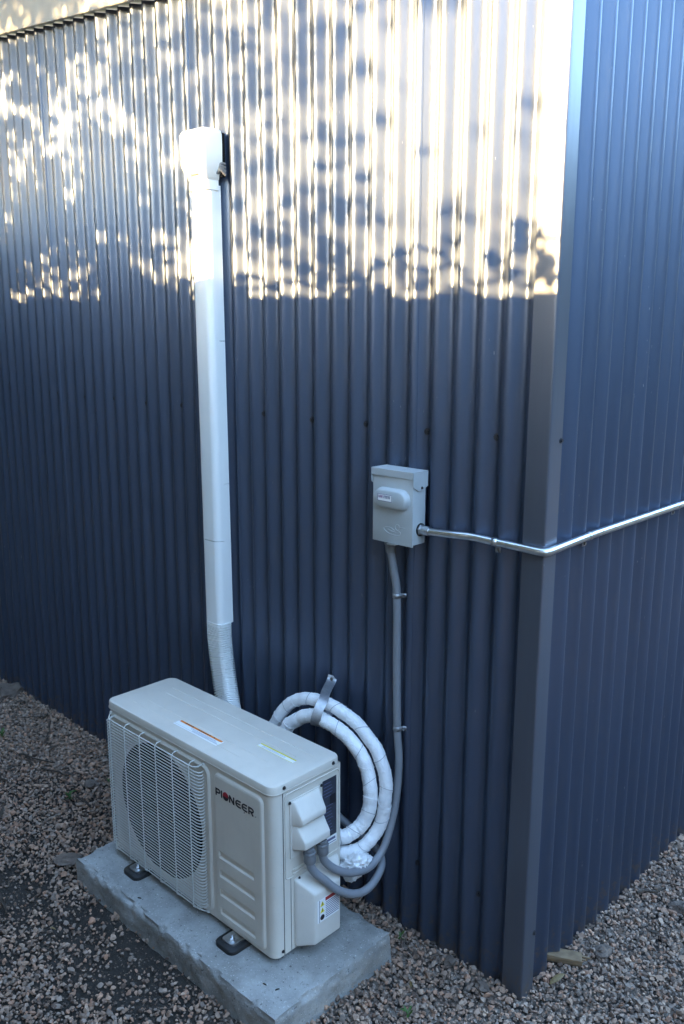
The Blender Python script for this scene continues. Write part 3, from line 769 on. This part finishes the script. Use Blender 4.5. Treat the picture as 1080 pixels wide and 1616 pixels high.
m = MB(); m.disc((BX1-.003, -.0205, 1.156), EX, .0145, .007, 6); m.disc((BX1+.003, -.0205, 1.156), EX, .0115, .012, 20); m.disc((BX1+.015, -.0205, 1.156), EX, .0128, .008, 6); m.disc((BX1+.022, -.0205, 1.156), EX, .0115, .006, 20)
m.build('side_connector', 'galv', bx, bevel=.0008, smooth=40)
m = MB(); m.disc((-.429, -.026, BZ0+.004), (0, 0, -1), .0145, .006, 20); m.disc((-.429, -.026, BZ0-.003), (0, 0, -1), .0165, .009, 8); m.disc((-.429, -.026, BZ0-.012), (0, 0, -1), .0135, .020, 20)
m.build('bottom_connector', 'grey_fit', bx, bevel=.001, smooth=40)

# ------------------------------------------------------------------ steel conduit round the corner
em_ = thing('steel_conduit', 'bright steel electrical conduit bending round the shed corner from the grey box', 'conduit', (0, 0, 1.16))
pth = [(-.318, -.0205, 1.156)]+catmull([(-.300, -.0205, 1.156), (-.255, -.0205, 1.1585), (-.215, -.018, 1.161), (-.185, -.0125, 1.1615), (-.12, -.0115, 1.160), (-.05, -.0115, 1.159), (-.012, -.0112, 1.158)], 6)+catmull([(-.004, -.0102, 1.1575), (.006, -.0062, 1.1575), (.0105, .003, 1.158), (.0118, .014, 1.159)], 6)+[(.0118, .2, 1.164), (.0118, .7, 1.1635), (.0118, 4.75, 1.175)]
m = MB(); m.tube(pth, .0092, 16); m.build('pipe', 'galv', em_, smooth=60)
def emt_strap(c, right):
    m = MB(); rings = []; r_ = .0101
    prof = [(-.0, -.026), (-.0015, -.014), (-.0035, -.0105)]+[(-.0118+r_*math.cos(a), r_*math.sin(a)) for a in np.linspace(R(-40), R(-320), 16)]
    prof = [(.0, -.027), (.0, -.0125), (-.003, -.0095)]+[(-.0118+r_*math.cos(a), r_*math.sin(a)) for a in np.linspace(R(-45), R(-290), 16)]
    w_ = .0075
    for s in (-w_, w_):
        rings.append([((c[0]+s, c[1]+d+.0000, c[2]+z) if not right else (c[0]-d, c[1]+s, c[2]+z)) for d, z in prof])
    m.loft(rings, cap=False, closed=False); k_ = len(m.v)
    o = m.build('strap', 'galv', em_, smooth=60)
    sm = o.modifiers.new('thick', 'SOLIDIFY'); sm.thickness = .0012; sm.offset = 1
    m = MB(); ax = (1, 0, 0) if right else (0, -1, 0)
    hc = (c[0]+.001, c[1], c[2]-.020) if right else (c[0], c[1]-.001, c[2]-.020)
    m.disc(hc, ax, .0046, .004, 6); m.build('strap_screw', 'dark_steel', em_)
emt_strap((-.122, 0, 1.160), False); emt_strap((0, .181, 1.1637), True); emt_strap((0, .682, 1.1637), True); emt_strap((0, 1.5, 1.166), True)

# ------------------------------------------------------------------ grey flexible conduits
def flex(name, label, pts, r_, extra=None, clamps=()):
    t = thing(name, label, 'conduit', pts[0])
    P = catmull(pts, 10); L = [0]
    for a_, b_ in zip(P[:-1], P[1:]): L.append(L[-1]+(b_-a_).length)
    step = .0024; out = []; i = 0; s_ = 0
    while s_ < L[-1]:
        while L[i+1] < s_: i += 1
        out.append(P[i].lerp(P[i+1], (s_-L[i])/max(1e-9, L[i+1]-L[i]))); s_ += step
    m = MB(); m.tube(out, lambda i: r_*(1.0 if i % 2 else .968), 14); m.build('jacket', 'grey_pvc', t, smooth=50)
    return t
w1 = flex('flexible_conduit', 'ribbed grey flexible conduit dropping from the disconnect box along the wall to the unit',
     [(-.426, -.279, .352), (-.426, -.276, .327), (-.421, -.262, .303), (-.409, -.235, .278), (-.401, -.195, .257), (-.391, -.14, .2505), (-.392, -.085, .275), (-.394, -.045, .345), (-.396, -.0245, .418), (-.400, -.0135, .51), (-.409, -.0115, .598), (-.414, -.0115, .775), (-.4165, -.0125, .967), (-.423, -.019, 1.034), (-.429, -.026, 1.095)], .0108)
w2 = flex('flexible_conduit', 'shorter grey flexible conduit looping low from the unit beneath the white pipe wrap',
     [(-.425, -.325, .350), (-.424, -.322, .327), (-.419, -.310, .304), (-.408, -.290, .280), (-.393, -.258, .243), (-.381, -.212, .213), (-.374, -.172, .2065), (-.376, -.130, .217), (-.392, -.088, .235), (-.43, -.065, .25), (-.50, -.06, .26), (-.60, -.07, .30)], .0108)
for t, c in ((w1, (-.426, -.279, .358)), (w2, (-.425, -.325, .356))):
    m = MB(); d = Vector((0, .05, -1))
    m.disc(Vector(c)+Vector((0, 0, .022)), d, .012, .010, 20); m.disc(Vector(c)+Vector((0, 0, .013)), d, .0165, .008, 8); m.disc(Vector(c)+Vector((0, .0005, .005)), d, .0155, .022, 22, .0150)
    m.build('conduit_connector', 'grey_fit', t, bevel=.0009, smooth=40)
for (x, z) in ((-.4165, .967), (-.4085, .598)):
    m = MB(); yc = -.0125; r_ = .0117
    prof = [(-.030, .0), (-.016, -.0), (-.0115, -.004)][0:0]+[(r_*math.cos(a), r_*math.sin(a)) for a in np.linspace(R(170), R(360), 14)]+[(.0125, .006), (.013, .011), (.022, .011)]
    rings = [[(x+u, yc+v, z+s) for u, v in prof] for s in (-.006, .006)]
    m.loft(rings, cap=False, closed=False); o = m.build('clamp', 'strap_steel', w1, smooth=60); sm = o.modifiers.new('thick', 'SOLIDIFY'); sm.thickness = .0014; sm.offset = 1
    m = MB(); m.disc((x+.0175, yc+.0095, z), (0, -1, 0), .0042, .006, 6); m.build('clamp_screw', 'galv', w1)

# ------------------------------------------------------------------ gravel and bits on the ground
def stone_variants(nv):
    out = []
    for k in range(nv):
        bm = bmesh.new(); rr = random.Random(100+k)
        for i in range(13):
            z = rr.uniform(-1, 1); a_ = rr.uniform(0, 6.283); q = math.sqrt(1-z*z); f = rr.uniform(.82, 1.05)
            bm.verts.new((q*math.cos(a_)*f, q*math.sin(a_)*f*rr.uniform(.75, 1), z*f*.72))
        res = bmesh.ops.convex_hull(bm, input=bm.verts)
        bmesh.ops.delete(bm, geom=[v for v in bm.verts if not v.link_faces], context='VERTS')
        bmesh.ops.triangulate(bm, faces=bm.faces); bm.verts.index_update()
        out.append((np.array([v.co[:] for v in bm.verts]), np.array([[v.index for v in f.verts] for f in bm.faces]))); bm.free()
    return out
SV = stone_variants(14)
pts = []
sp_ = .0100
for y in np.arange(-1.55, 2.65, sp_):
    for x in np.arange(-3.9, 1.35, sp_):
        pts.append((x, y))
pts = np.array(pts)+rng.uniform(-.6, .6, (len(pts), 2))*sp_
x, y = pts[:, 0], pts[:, 1]
keep = ~((x < -.012) & (y > .012))                                   # under the shed
keep &= ~((x > -1.222) & (x < -.341) & (y > -.522) & (y < -.13))    # under the pad
keep &= ~((x > .55) & (y < -.9)) & ~((x < -2.2) & (y < -1.15)) & ~(y > 2.6) & ~((y > 1.5) & (x > .85)) & ~((x > 1.1) & (y < .6)) & ~((x > .2) & (y < -1.1)) & (y > -1.5) & ~((x < -3.4) & (y < -.6))
pts = pts[keep]; x, y = pts[:, 0], pts[:, 1]
mask = np.array([noise.noise(Vector((a_*2.6, b_*2.6, 11)))+.5*noise.noise(Vector((a_*7, b_*7, 2))) for a_, b_ in pts])
frontleft = np.clip((-.45-x)/.4, 0, 1)*np.clip((-.34-y)/.2, 0, 1)
dens = np.where(frontleft > 0, 1-.78*frontleft*np.clip(.55+mask*1.9, 0, 1.15), 1)
dens -= .5*np.clip(mask-.45, 0, 1)
keep = rng.random(len(pts)) < dens
pts = pts[keep]; mask = mask[keep]
nf = 15000                                                           # fines lying on the bare soil
fp_ = np.stack([rng.uniform(-2.4, -.3, nf), rng.uniform(-1.5, -.3, nf)], 1)
fp_ = fp_[~((fp_[:, 0] > -1.225) & (fp_[:, 0] < -.338) & (fp_[:, 1] > -.525))]
NBIG = len(pts); pts = np.concatenate([pts, fp_]); N = len(pts)
PAL = np.array([(.40, .28, .215), (.43, .32, .25), (.34, .265, .22), (.31, .275, .25), (.21, .155, .125), (.50, .41, .345), (.42, .265, .19), (.28, .25, .235), (.12, .085, .07), (.35, .295, .26)])
VV = []; FF = []; CC = []; off = 0
hz = np.array([gh(a_, b_) for a_, b_ in pts])
for v in range(len(SV)):
    idx = np.where(np.arange(N) % len(SV) == v)[0]; n = len(idx); bv, bf = SV[v]
    sc = np.clip(rng.lognormal(math.log(.0061), .32, n), .0035, .0135)
    fine = idx >= NBIG; sc = np.where(fine, np.clip(rng.lognormal(math.log(.0022), .35, n), .001, .0045), sc)
    a_ = rng.uniform(0, 6.283, n); ti = rng.normal(0, .45, n); tj = rng.normal(0, .45, n)
    def rot(ax, t):
        c, s = np.cos(t), np.sin(t); o, z = np.ones(n), np.zeros(n)
        r_ = {'x': [[o, z, z], [z, c, -s], [z, s, c]], 'y': [[c, z, s], [z, o, z], [-s, z, c]], 'z': [[c, -s, z], [s, c, z], [z, z, o]]}[ax]
        return np.array(r_).transpose(2, 0, 1)
    Rm = rot('z', a_) @ rot('x', ti) @ rot('y', tj)
    an = np.stack([rng.uniform(.8, 1.25, n), rng.uniform(.75, 1.1, n), rng.uniform(.7, 1.1, n)], 1)
    V = np.einsum('nij,nkj->nki', Rm, bv[None]*an[:, None, :])*sc[:, None, None]
    z = np.where(fine, hz[idx]-.0115+sc*.5, hz[idx]-.010+sc*.35+np.abs(rng.normal(0, .0045, n)))
    V += np.stack([pts[idx, 0], pts[idx, 1], z], 1)[:, None, :]
    F = bf[None]+(off+np.arange(n)*len(bv))[:, None, None]
    off += n*len(bv)
    c = PAL[rng.integers(0, len(PAL), n)]*rng.uniform(.62, 1.25, (n, 1))*np.array([.94, .78, .66])*np.where(fine, .55, 1)[:, None]
    VV.append(V.reshape(-1, 3)); FF.append(F.reshape(-1, 3)); CC.append(np.repeat(c, len(bv), 0))
me = npmesh('gravel', np.concatenate(VV), np.concatenate(FF))
cc = np.concatenate(CC); at_ = me.color_attributes.new('tint', 'FLOAT_COLOR', 'POINT')
at_.data.foreach_set('color', np.concatenate([cc, np.ones((len(cc), 1))], 1).astype(np.float32).ravel())
gv = link('gravel', me, 'stone'); tag(gv, 'pinkish grey crushed stone gravel covering the ground round the shed', 'gravel', kind='stuff')
def rock(x, y, s, label, seed, flat=.6, tint='rock'):
    bm = bmesh.new(); bmesh.ops.create_icosphere(bm, subdivisions=2, radius=1)
    for v in bm.verts:
        p = v.co.copy(); d = 1+.55*noise.noise(p*1.2+Vector((seed, 0, 0)))+.30*noise.noise(p*2.6+Vector((seed, 4, 0)))
        v.co = Vector((p.x*s*d*1.2, p.y*s*d, p.z*s*d*flat))
    me = bpy.data.meshes.new('loose_rock'); bm.to_mesh(me); bm.free(); me.shade_smooth(); me.set_sharp_from_angle(angle=R(14))
    o = link('loose_rock', me, tint, None, (x, y, gh(x, y)+s*.2)); o.rotation_euler.z = seed
    tag(o, label, 'rock', 'larger rocks lying in the gravel')
rock(.072, .285, .021, 'dark fist sized rock lying just beyond the wood scrap by the right wall', 1)
rock(-2.71, -.050, .055, 'grey rounded rock at the foot of the wall at the left edge', 2)
rock(-1.70, -.215, .026, 'flat brown stone on the gravel left of the fan grille', 3, .4)
rock(-1.335, -.50, .034, 'pale flat stone half buried beside the left corner of the slab', 4, .3)
rock(-.205, -.022, .016, 'brown stone against the wall just right of the slab', 5)
rock(-.090, -.040, .015, 'brown angular stone in front of the corner trim', 6)
rock(.16, .62, .028, 'dark stone in the gravel farther along the right wall', 7)
def twig(x, y, ln, ang, label, seed):
    rr = random.Random(seed); P = [(x+math.cos(ang)*ln*t+rr.uniform(-.006, .006), y+math.sin(ang)*ln*t+rr.uniform(-.006, .006), gh(x, y)+.010+rr.uniform(0, .004)) for t in np.linspace(-.5, .5, 6)]
    m = MB(); m.tube(catmull(P, 4), lambda i: .0042*(1-.02*i), 7); o = m.build('twig', 'twig', None)
    # origin at the twig itself
    c = Vector((x, y, gh(x, y))); o.data.transform(Matrix.Translation(-c)); o.location = c
    tag(o, label, 'twig', 'twigs lying on the gravel')
twig(-2.20, -.12, .20, -.55, 'dark twig on the gravel nearest the wall at far left', 1)
twig(-2.02, -.27, .18, .35, 'bent dark twig on the gravel in the middle left', 2)
twig(-1.86, -.27, .14, .3, 'short dark twig left of the outdoor unit', 3)
twig(-2.0, -.42, .13, -.1, 'thin dark twig at the left edge of the gravel', 4)
twig(-1.60, -.30, .10, .1, 'small curved twig closest to the fan grille', 5)
twig(-1.30, -.74, .16, -.2, 'thin twig lying on the bare soil in front of the slab', 6)
twig(.06, .62, .09, .9, 'short bark twig against the right wall', 7)
for k in range(34):
    rr = random.Random(300+k); x = rr.uniform(-2.6, -1.25); y = rr.uniform(-.75, -.03)
    if k > 24: x, y = rr.uniform(.03, .35), rr.uniform(.1, 1.0)
    m = MB(); L_ = rr.uniform(.012, .03); W_ = rr.uniform(.004, .010)
    m.loft([[(-L_, -W_*.5, 0), (-L_, W_*.4, .001), (-L_, W_*.4, .003)], [(0, -W_, .001), (0, W_, 0), (0, W_*.8, .005)], [(L_, -W_*.3, 0), (L_, W_*.5, .002), (L_, W_*.2, .003)]])
    o = link('bark_chip', m.mesh('bark_chip', smooth=0), 'twig', None, (x, y, gh(x, y)+.009)); o.rotation_euler = (rr.uniform(-.4, .4), rr.uniform(-.3, .3), rr.uniform(0, 6.28))
    tag(o, 'small dark bark chip among the gravel along the right wall' if k > 24 else 'small dark bark chip among the gravel left of the outdoor unit', 'bark chip', 'bark chips scattered on the gravel')
# wood scrap
wd = thing('wood_scrap', 'weathered split wood scrap sticking out from under the right wall', 'wood', (.03, .19, 0))
m = MB(); bm_pts = []
rings = []
for i, t in enumerate(np.linspace(0, 1, 9)):
    c = Vector((-.03, .168, .016)).lerp(Vector((.050, .215, .012)), t); d = Vector((.092, .054, 0)).normalized(); n_ = Vector((-d.y, d.x, 0))
    j = .0015*noise.noise(Vector((t*6, 0, 0)))
    rings.append([c-n_*.017+Vector((0, 0, .006+j)), c+n_*.017+Vector((0, 0, .008-j)), c+n_*.017+Vector((0, 0, -.012)), c-n_*.017+Vector((0, 0, -.012))])
m.loft(rings); wbd = m.build('board', 'old_wood', wd, bevel=.0012)
for k in range(3):
    m = MB(); a_ = Vector((.046, .199+.010*k, .010+.003*k)); m.loft([[a_+Vector((0, -.004, -.003)), a_+Vector((0, .004, -.003)), a_+Vector((0, .004, .003)), a_+Vector((0, -.004, .003))], [a_+Vector((.010+.006*k, .010, -.002)), a_+Vector((.010+.006*k, .012, -.002)), a_+Vector((.010+.006*k, .012, .000)), a_+Vector((.010+.006*k, .010, .000))]]); m.build('splinter', 'old_wood', wd)
def leaf_shape(L_, W_, n=7, curl=.3, fold=.25):
    vs = []; 
    for i in range(n+1):
        t = i/n; w_ = W_*math.sin(math.pi*min(1, t*.97+.03))**.8/2; z = curl*L_*t*t
        vs += [(t*L_, -w_, z+fold*w_), (t*L_, 0, z), (t*L_, w_, z+fold*w_)]
    fs = []
    for i in range(n):
        for j in (0, 1): a_ = i*3+j; fs.append((a_, a_+1, a_+4, a_+3))
    return vs, fs
def dry(x, y, L_, ang, label, mat='dry_leaf', tilt=.35):
    vs, fs = leaf_shape(L_, L_*.28, 8, -.25, .6); me = bpy.data.meshes.new('fallen_leaf'); me.from_pydata(vs, [], fs); me.shade_smooth()
    o = link('fallen_leaf', me, mat, None, (x, y, gh(x, y)+.012)); o.rotation_euler = (.3, -tilt, ang); s = o.modifiers.new('thick', 'SOLIDIFY'); s.thickness = .0006
    tag(o, label, 'leaf')
dry(.035, .075, .055, 1.25, 'dry tan curled leaf on the gravel in front of the wood scrap')
dry(-1.08, -.70, .020, .3, 'tiny yellow leaf on the dark soil left of the slab', 'dry_leaf', .1)
dry(-.215, -.175, .028, 2.2, 'pale yellow leaf on the gravel between slab and corner trim', 'dry_leaf', .1)
def weed(x, y, s, nl, label, seed):
    rr = random.Random(seed); t = thing('weed', label, 'plant', (x, y, gh(x, y)), 'small weeds in the gravel')
    for k in range(nl):
        vs, fs = leaf_shape(s*rr.uniform(.6, 1), s*rr.uniform(.25, .4), 5, rr.uniform(-.3, .2), .3)
        me = bpy.data.meshes.new('leaf'); me.from_pydata(vs, [], fs); me.shade_smooth(); o = link('leaf', me, 'weed', t, (0, 0, .006+.003*k)); o.rotation_euler = (0, -rr.uniform(.3, .9), k*2.4+rr.random())
weed(-1.655, -.325, .030, 9, 'small green weed in the gravel left of the fan grille', 1)
weed(-1.655, -.165, .020, 6, 'tiny green weed close to the fan grille by the wall', 2)
weed(-2.29, -.275, .030, 7, 'green weed at the left edge of the gravel', 3)
weed(-.352, -.050, .020, 5, 'tiny green sprout at the foot of the wall behind the slab', 4)
weed(-.165, -.245, .026, 5, 'small dark green weed at the bottom of the view beside the slab', 5)
# seed husk on the slab
for (x, y, a_, lab) in ((-.43, -.475, .2, 'dark seed husk on the slab near its front corner'), (-.395, -.465, 1.2, 'tiny dark speck of debris on the slab beside the seed husk'), (-.93, -.505, .5, 'dark crumb of bark on the front edge of the slab')):
    m = MB(); m.tube([(-.006, 0, 0), (-.003, 0, .001), (.003, 0, .001), (.006, 0, 0)], lambda i: (.0006, .0018, .0018, .0006)[i], 7)
    o = link('seed_husk', m.mesh('seed_husk'), 'seed', None, (x, y, PZ+.001)); o.rotation_euler.z = a_; tag(o, lab, 'debris')

# ------------------------------------------------------------------ unseen fence, trees and hedge put here to shade the place
FY = -1.98
ztop = 1.742+(-FY/math.cos(R(SUN_AZ)))*math.tan(R(SUN_EL))  # unseen fence, its height set so its top casts the wall's shadow line
fence = thing('board_fence', 'tall brown wooden board fence standing behind the photographer', 'fence', (-3, FY, 0))
m = MB(); m.box((0, 0, 0), (.158, .02, 1)); BM_ = m.mesh('board', bevel=.003, seg=1)
fx_ = -13.0; k = 0
while fx_ < 1.9:
    o = link('board', BM_, 'fence_wood', fence, Vector((fx_, FY-.02-.021*(k % 2), -.02))-org(fence)); o.scale.z = ztop+.02+.004*math.sin(k*2.3)-.018*(fx_+1.5)*0.9*(1 if -6 < fx_ < 3 else 0); fx_ += .1405; k += 1
for x in np.arange(-13, 1.9, 2.4):
    m = MB(); m.box((x, FY-.175, -.1), (x+.09, FY-.085, ztop-.1)); m.build('post', 'fence_wood', fence)
for z in (.3, 1.0, 1.8):
    m = MB(); m.box((-13, FY-.082, z), (1.9, FY-.044, z+.09)); m.build('rail', 'fence_wood', fence)
def leaves_mesh(name, C, size, mat, parent, seed, elong=1.6, flatten=.5):
    r2 = np.random.default_rng(seed); n = len(C)
    d = r2.normal(0, 1, (n, 3)); d[:, 2] *= flatten; d /= np.linalg.norm(d, axis=1)[:, None]
    u = r2.normal(0, 1, (n, 3)); s = np.cross(d, u); s /= np.linalg.norm(s, axis=1)[:, None]
    nn = np.cross(d, s); L_ = (size*r2.uniform(.65, 1.35, n))[:, None]; W_ = L_/elong/2
    V = np.stack([C-d*L_/2, C-s*W_+nn*W_*.25-d*L_*.05, C+d*L_/2, C+s*W_+nn*W_*.25-d*L_*.05], 1)
    F = np.array([[0, 1, 2], [0, 2, 3]])[None]+(np.arange(n)*4)[:, None, None]
    V = V.reshape(-1, 3)-np.array(org(parent))
    return link(name, npmesh(name, V, F.reshape(-1, 3)), mat, parent)
def limb(m, a, b, r0, r1, seed, k=6):
    a, b = Vector(a), Vector(b); rr = random.Random(seed); ln = (b-a).length; P = [a.lerp(b, t)+Vector((rr.uniform(-1, 1), rr.uniform(-1, 1), rr.uniform(-.5, 1)))*ln*.05*math.sin(math.pi*t) for t in np.linspace(0, 1, k)]
    P = catmull(P, 3); m.tube(P, lambda i: r0+(r1-r0)*i/(len(P)-1), 8)
# the shade tree: its crown hangs over the fence between the sun and the wall
tree = thing('shade_tree', 'leafy tree beyond the fence that dapples the upper wall', 'tree', (-5.2, -5.2, 0))
cl = []
def wall_ray(x, z, t): return Vector((x, 0, z))+S*t
r3 = np.random.default_rng(21)
def cover(x, z):
    c = np.interp(x, [-4.2, -2.3, -1.5, -1.0, -.72, -.55, -.40, 0.1], [3.4, 2.8, 2.0, 1.25, .75, .28, .07, .03])
    if x < -1.3 and z < 1.72+(-1.3-x)*.42: c *= 2.2
    return c*np.interp(z, [1.6, 1.9, 2.3, 2.9, 3.6], [1.1, 1.0, .95, 1.25, 1.8])
CE = []
for _ in range(6400):
    x, z = r3.uniform(-4.4, .15), r3.uniform(1.6, 3.3)
    g_ = noise.noise(Vector((x*2.2, z*2.6, 7)))+.5*noise.noise(Vector((x*6, z*7, 2)))
    if r3.random() > cover(x, z)*(.70+1.1*g_)/3.7: continue
    t = r3.uniform(3.0, 5.2); c = wall_ray(x, z, t); n = r3.integers(5, 15); sg = r3.uniform(.03, .075)
    L = r3.normal(0, 1, (n, 3))*np.array([sg*1.5, sg*1.5, sg*.6])+np.array(c)
    cl.append(L); CE.append(np.array(c))
C = np.concatenate(cl); C = C[C[:, 1] < FY-.2]
leaves_mesh('crown', C, .070, 'leaf', tree, 3, 1.7, .3)
m = MB(); limb(m, (-5.2, -5.2, -.1), (-4.9, -5.15, 2.3), .15, .11, 1)
CEa = np.array(CE); 
top = Vector((-4.9, -5.15, 2.3))
for k in range(9):
    tgt = Vector(CEa[(k*37) % len(CEa)]); mid = top.lerp(tgt, .5)+Vector((0, 0, .12)); limb(m, top, mid, .055, .03, k); limb(m, mid, tgt, .03, .006, k+20)
m.build('trunk', 'bark', tree)
# vine leaves along the fence top, some sharp leaf shadows near the corner
vine = thing('fence_vine', 'vine growing along the top of the board fence', 'plant', (-2.0, FY, 1.8))
C = []
for _ in range(260):
    x = r3.uniform(-2.6, .05); t = -FY/math.cos(R(SUN_AZ))/math.cos(R(SUN_EL))+.05+r3.random()*.1
    z = 1.735+abs(r3.normal(0, .030 if x < -.2 else .045)); C.append(wall_ray(x, z, t))
for x, z in ((-.05, 1.80), (-.06, 1.83), (-.03, 1.78), (-.10, 1.845), (-.105, 1.865), (-.02, 1.77), (-.045, 1.79), (-.28, 1.84), (-.305, 1.82), (-.17, 1.80)):
    for q in range(3): C.append(wall_ray(x+r3.normal(0, .012), z+r3.normal(0, .010), 2.2))
leaves_mesh('foliage', np.array([c[:] for c in C]), .050, 'leaf', vine, 5, 1.35)
m = MB(); limb(m, (-2.0, FY+.04, -.05), (-1.7, FY+.05, ztop), .015, .01, 3); limb(m, (-1.7, FY+.05, ztop), (.4, FY-.06, ztop+.02), .008, .004, 4, 12); limb(m, (-1.7, FY+.05, ztop), (-4.2, FY-.06, ztop+.02), .008, .004, 5, 12); m.build('stem', 'bark', vine)
# unseen trees, most of them added to block skylight and darken the yard
def bush_tree(x, y, hgt, rad, seed, label, cat='tree', n=5200, size=.24, zmin=.15):
    r2 = np.random.default_rng(seed); t = thing('garden_tree', label, cat, (x, y, 0), 'trees round the garden')
    cs = r2.normal(0, 1, (26, 3)); cs /= np.linalg.norm(cs, axis=1)[:, None]; cs *= r2.uniform(.35, .95, (26, 1))
    cs = cs*np.array([rad, rad, (hgt-zmin)*.48])+np.array([x, y, (hgt+zmin)*.5])
    C = np.concatenate([c+r2.normal(0, rad*.2, (n//26, 3)) for c in cs]); C = C[C[:, 2] > max(zmin, .15)]
    leaves_mesh('crown', C, size, 'leaf_far', t, seed+1)
    m = MB(); limb(m, (x, y, -.1), (x, y, hgt*.55), .14, .08, seed)
    for k in range(5): limb(m, (x, y, hgt*.4), cs[k], .05, .012, seed+k)
    m.build('trunk', 'bark', t)
far = [(5.8, -1.0, 3.3, 1.4, 0), (6.0, -3.2, 3.0, 1.5, 0), (6.0, -5.4, 3.4, 1.6, 0), (5.8, 1.3, 3.9, 1.5, 0), (6.9, 5.0, 4.1, 1.9, 0), (6.0, 9.0, 4.6, 2.1, 0), (2.6, 10.6, 5.0, 2.4, 0), (-5.6, -1.1, 5.6, 1.3, 0), (3.6, -6.2, 6.0, 1.9, 0),
       (.6, -6.2, 9.5, 2.4, 1), (-.1, -6.8, 10.5, 3.0, 1), (-5.4, -7.0, 10.5, 3.2, 1), (-9.0, -6.4, 9.5, 3.0, 1), (-4.3, -4.9, 8.8, 2.4, 1), (-.1, -4.6, 8.6, 2.2, 1), (-7.2, -4.4, 8.6, 2.4, 1)]
lab = ['low bushy tree across the garden level with the photographer', 'low bushy tree across the garden behind the photographer', 'low bushy tree at the back right of the garden', 'dense tree across the garden facing the right wall', 'dense tree second along the garden side facing the right wall', 'dense tree third along the garden side facing the right wall', 'tall tree farthest behind the shed', 'narrow tree in the side passage at the far left', 'leafy tree past the open end of the fence',
       'tall tree beyond the right end of the fence', 'spreading tree beyond the fence behind the photographer', 'tallest spreading tree beyond the fence', 'broad tree beyond the fence far to the left', 'high crowned tree close behind the fence middle', 'high crowned tree close behind the fence near the photographer', 'high crowned tree close behind the left part of the fence']
for k, ((x, y, hgt, rad, high), l_) in enumerate(zip(far, lab)): bush_tree(x, y, hgt, rad, 40+k, l_, zmin=3.05-.217*(y-.8) if high else .15, n=11700, size=.34)  # raised crowns block skylight but let the low sun pass beneath
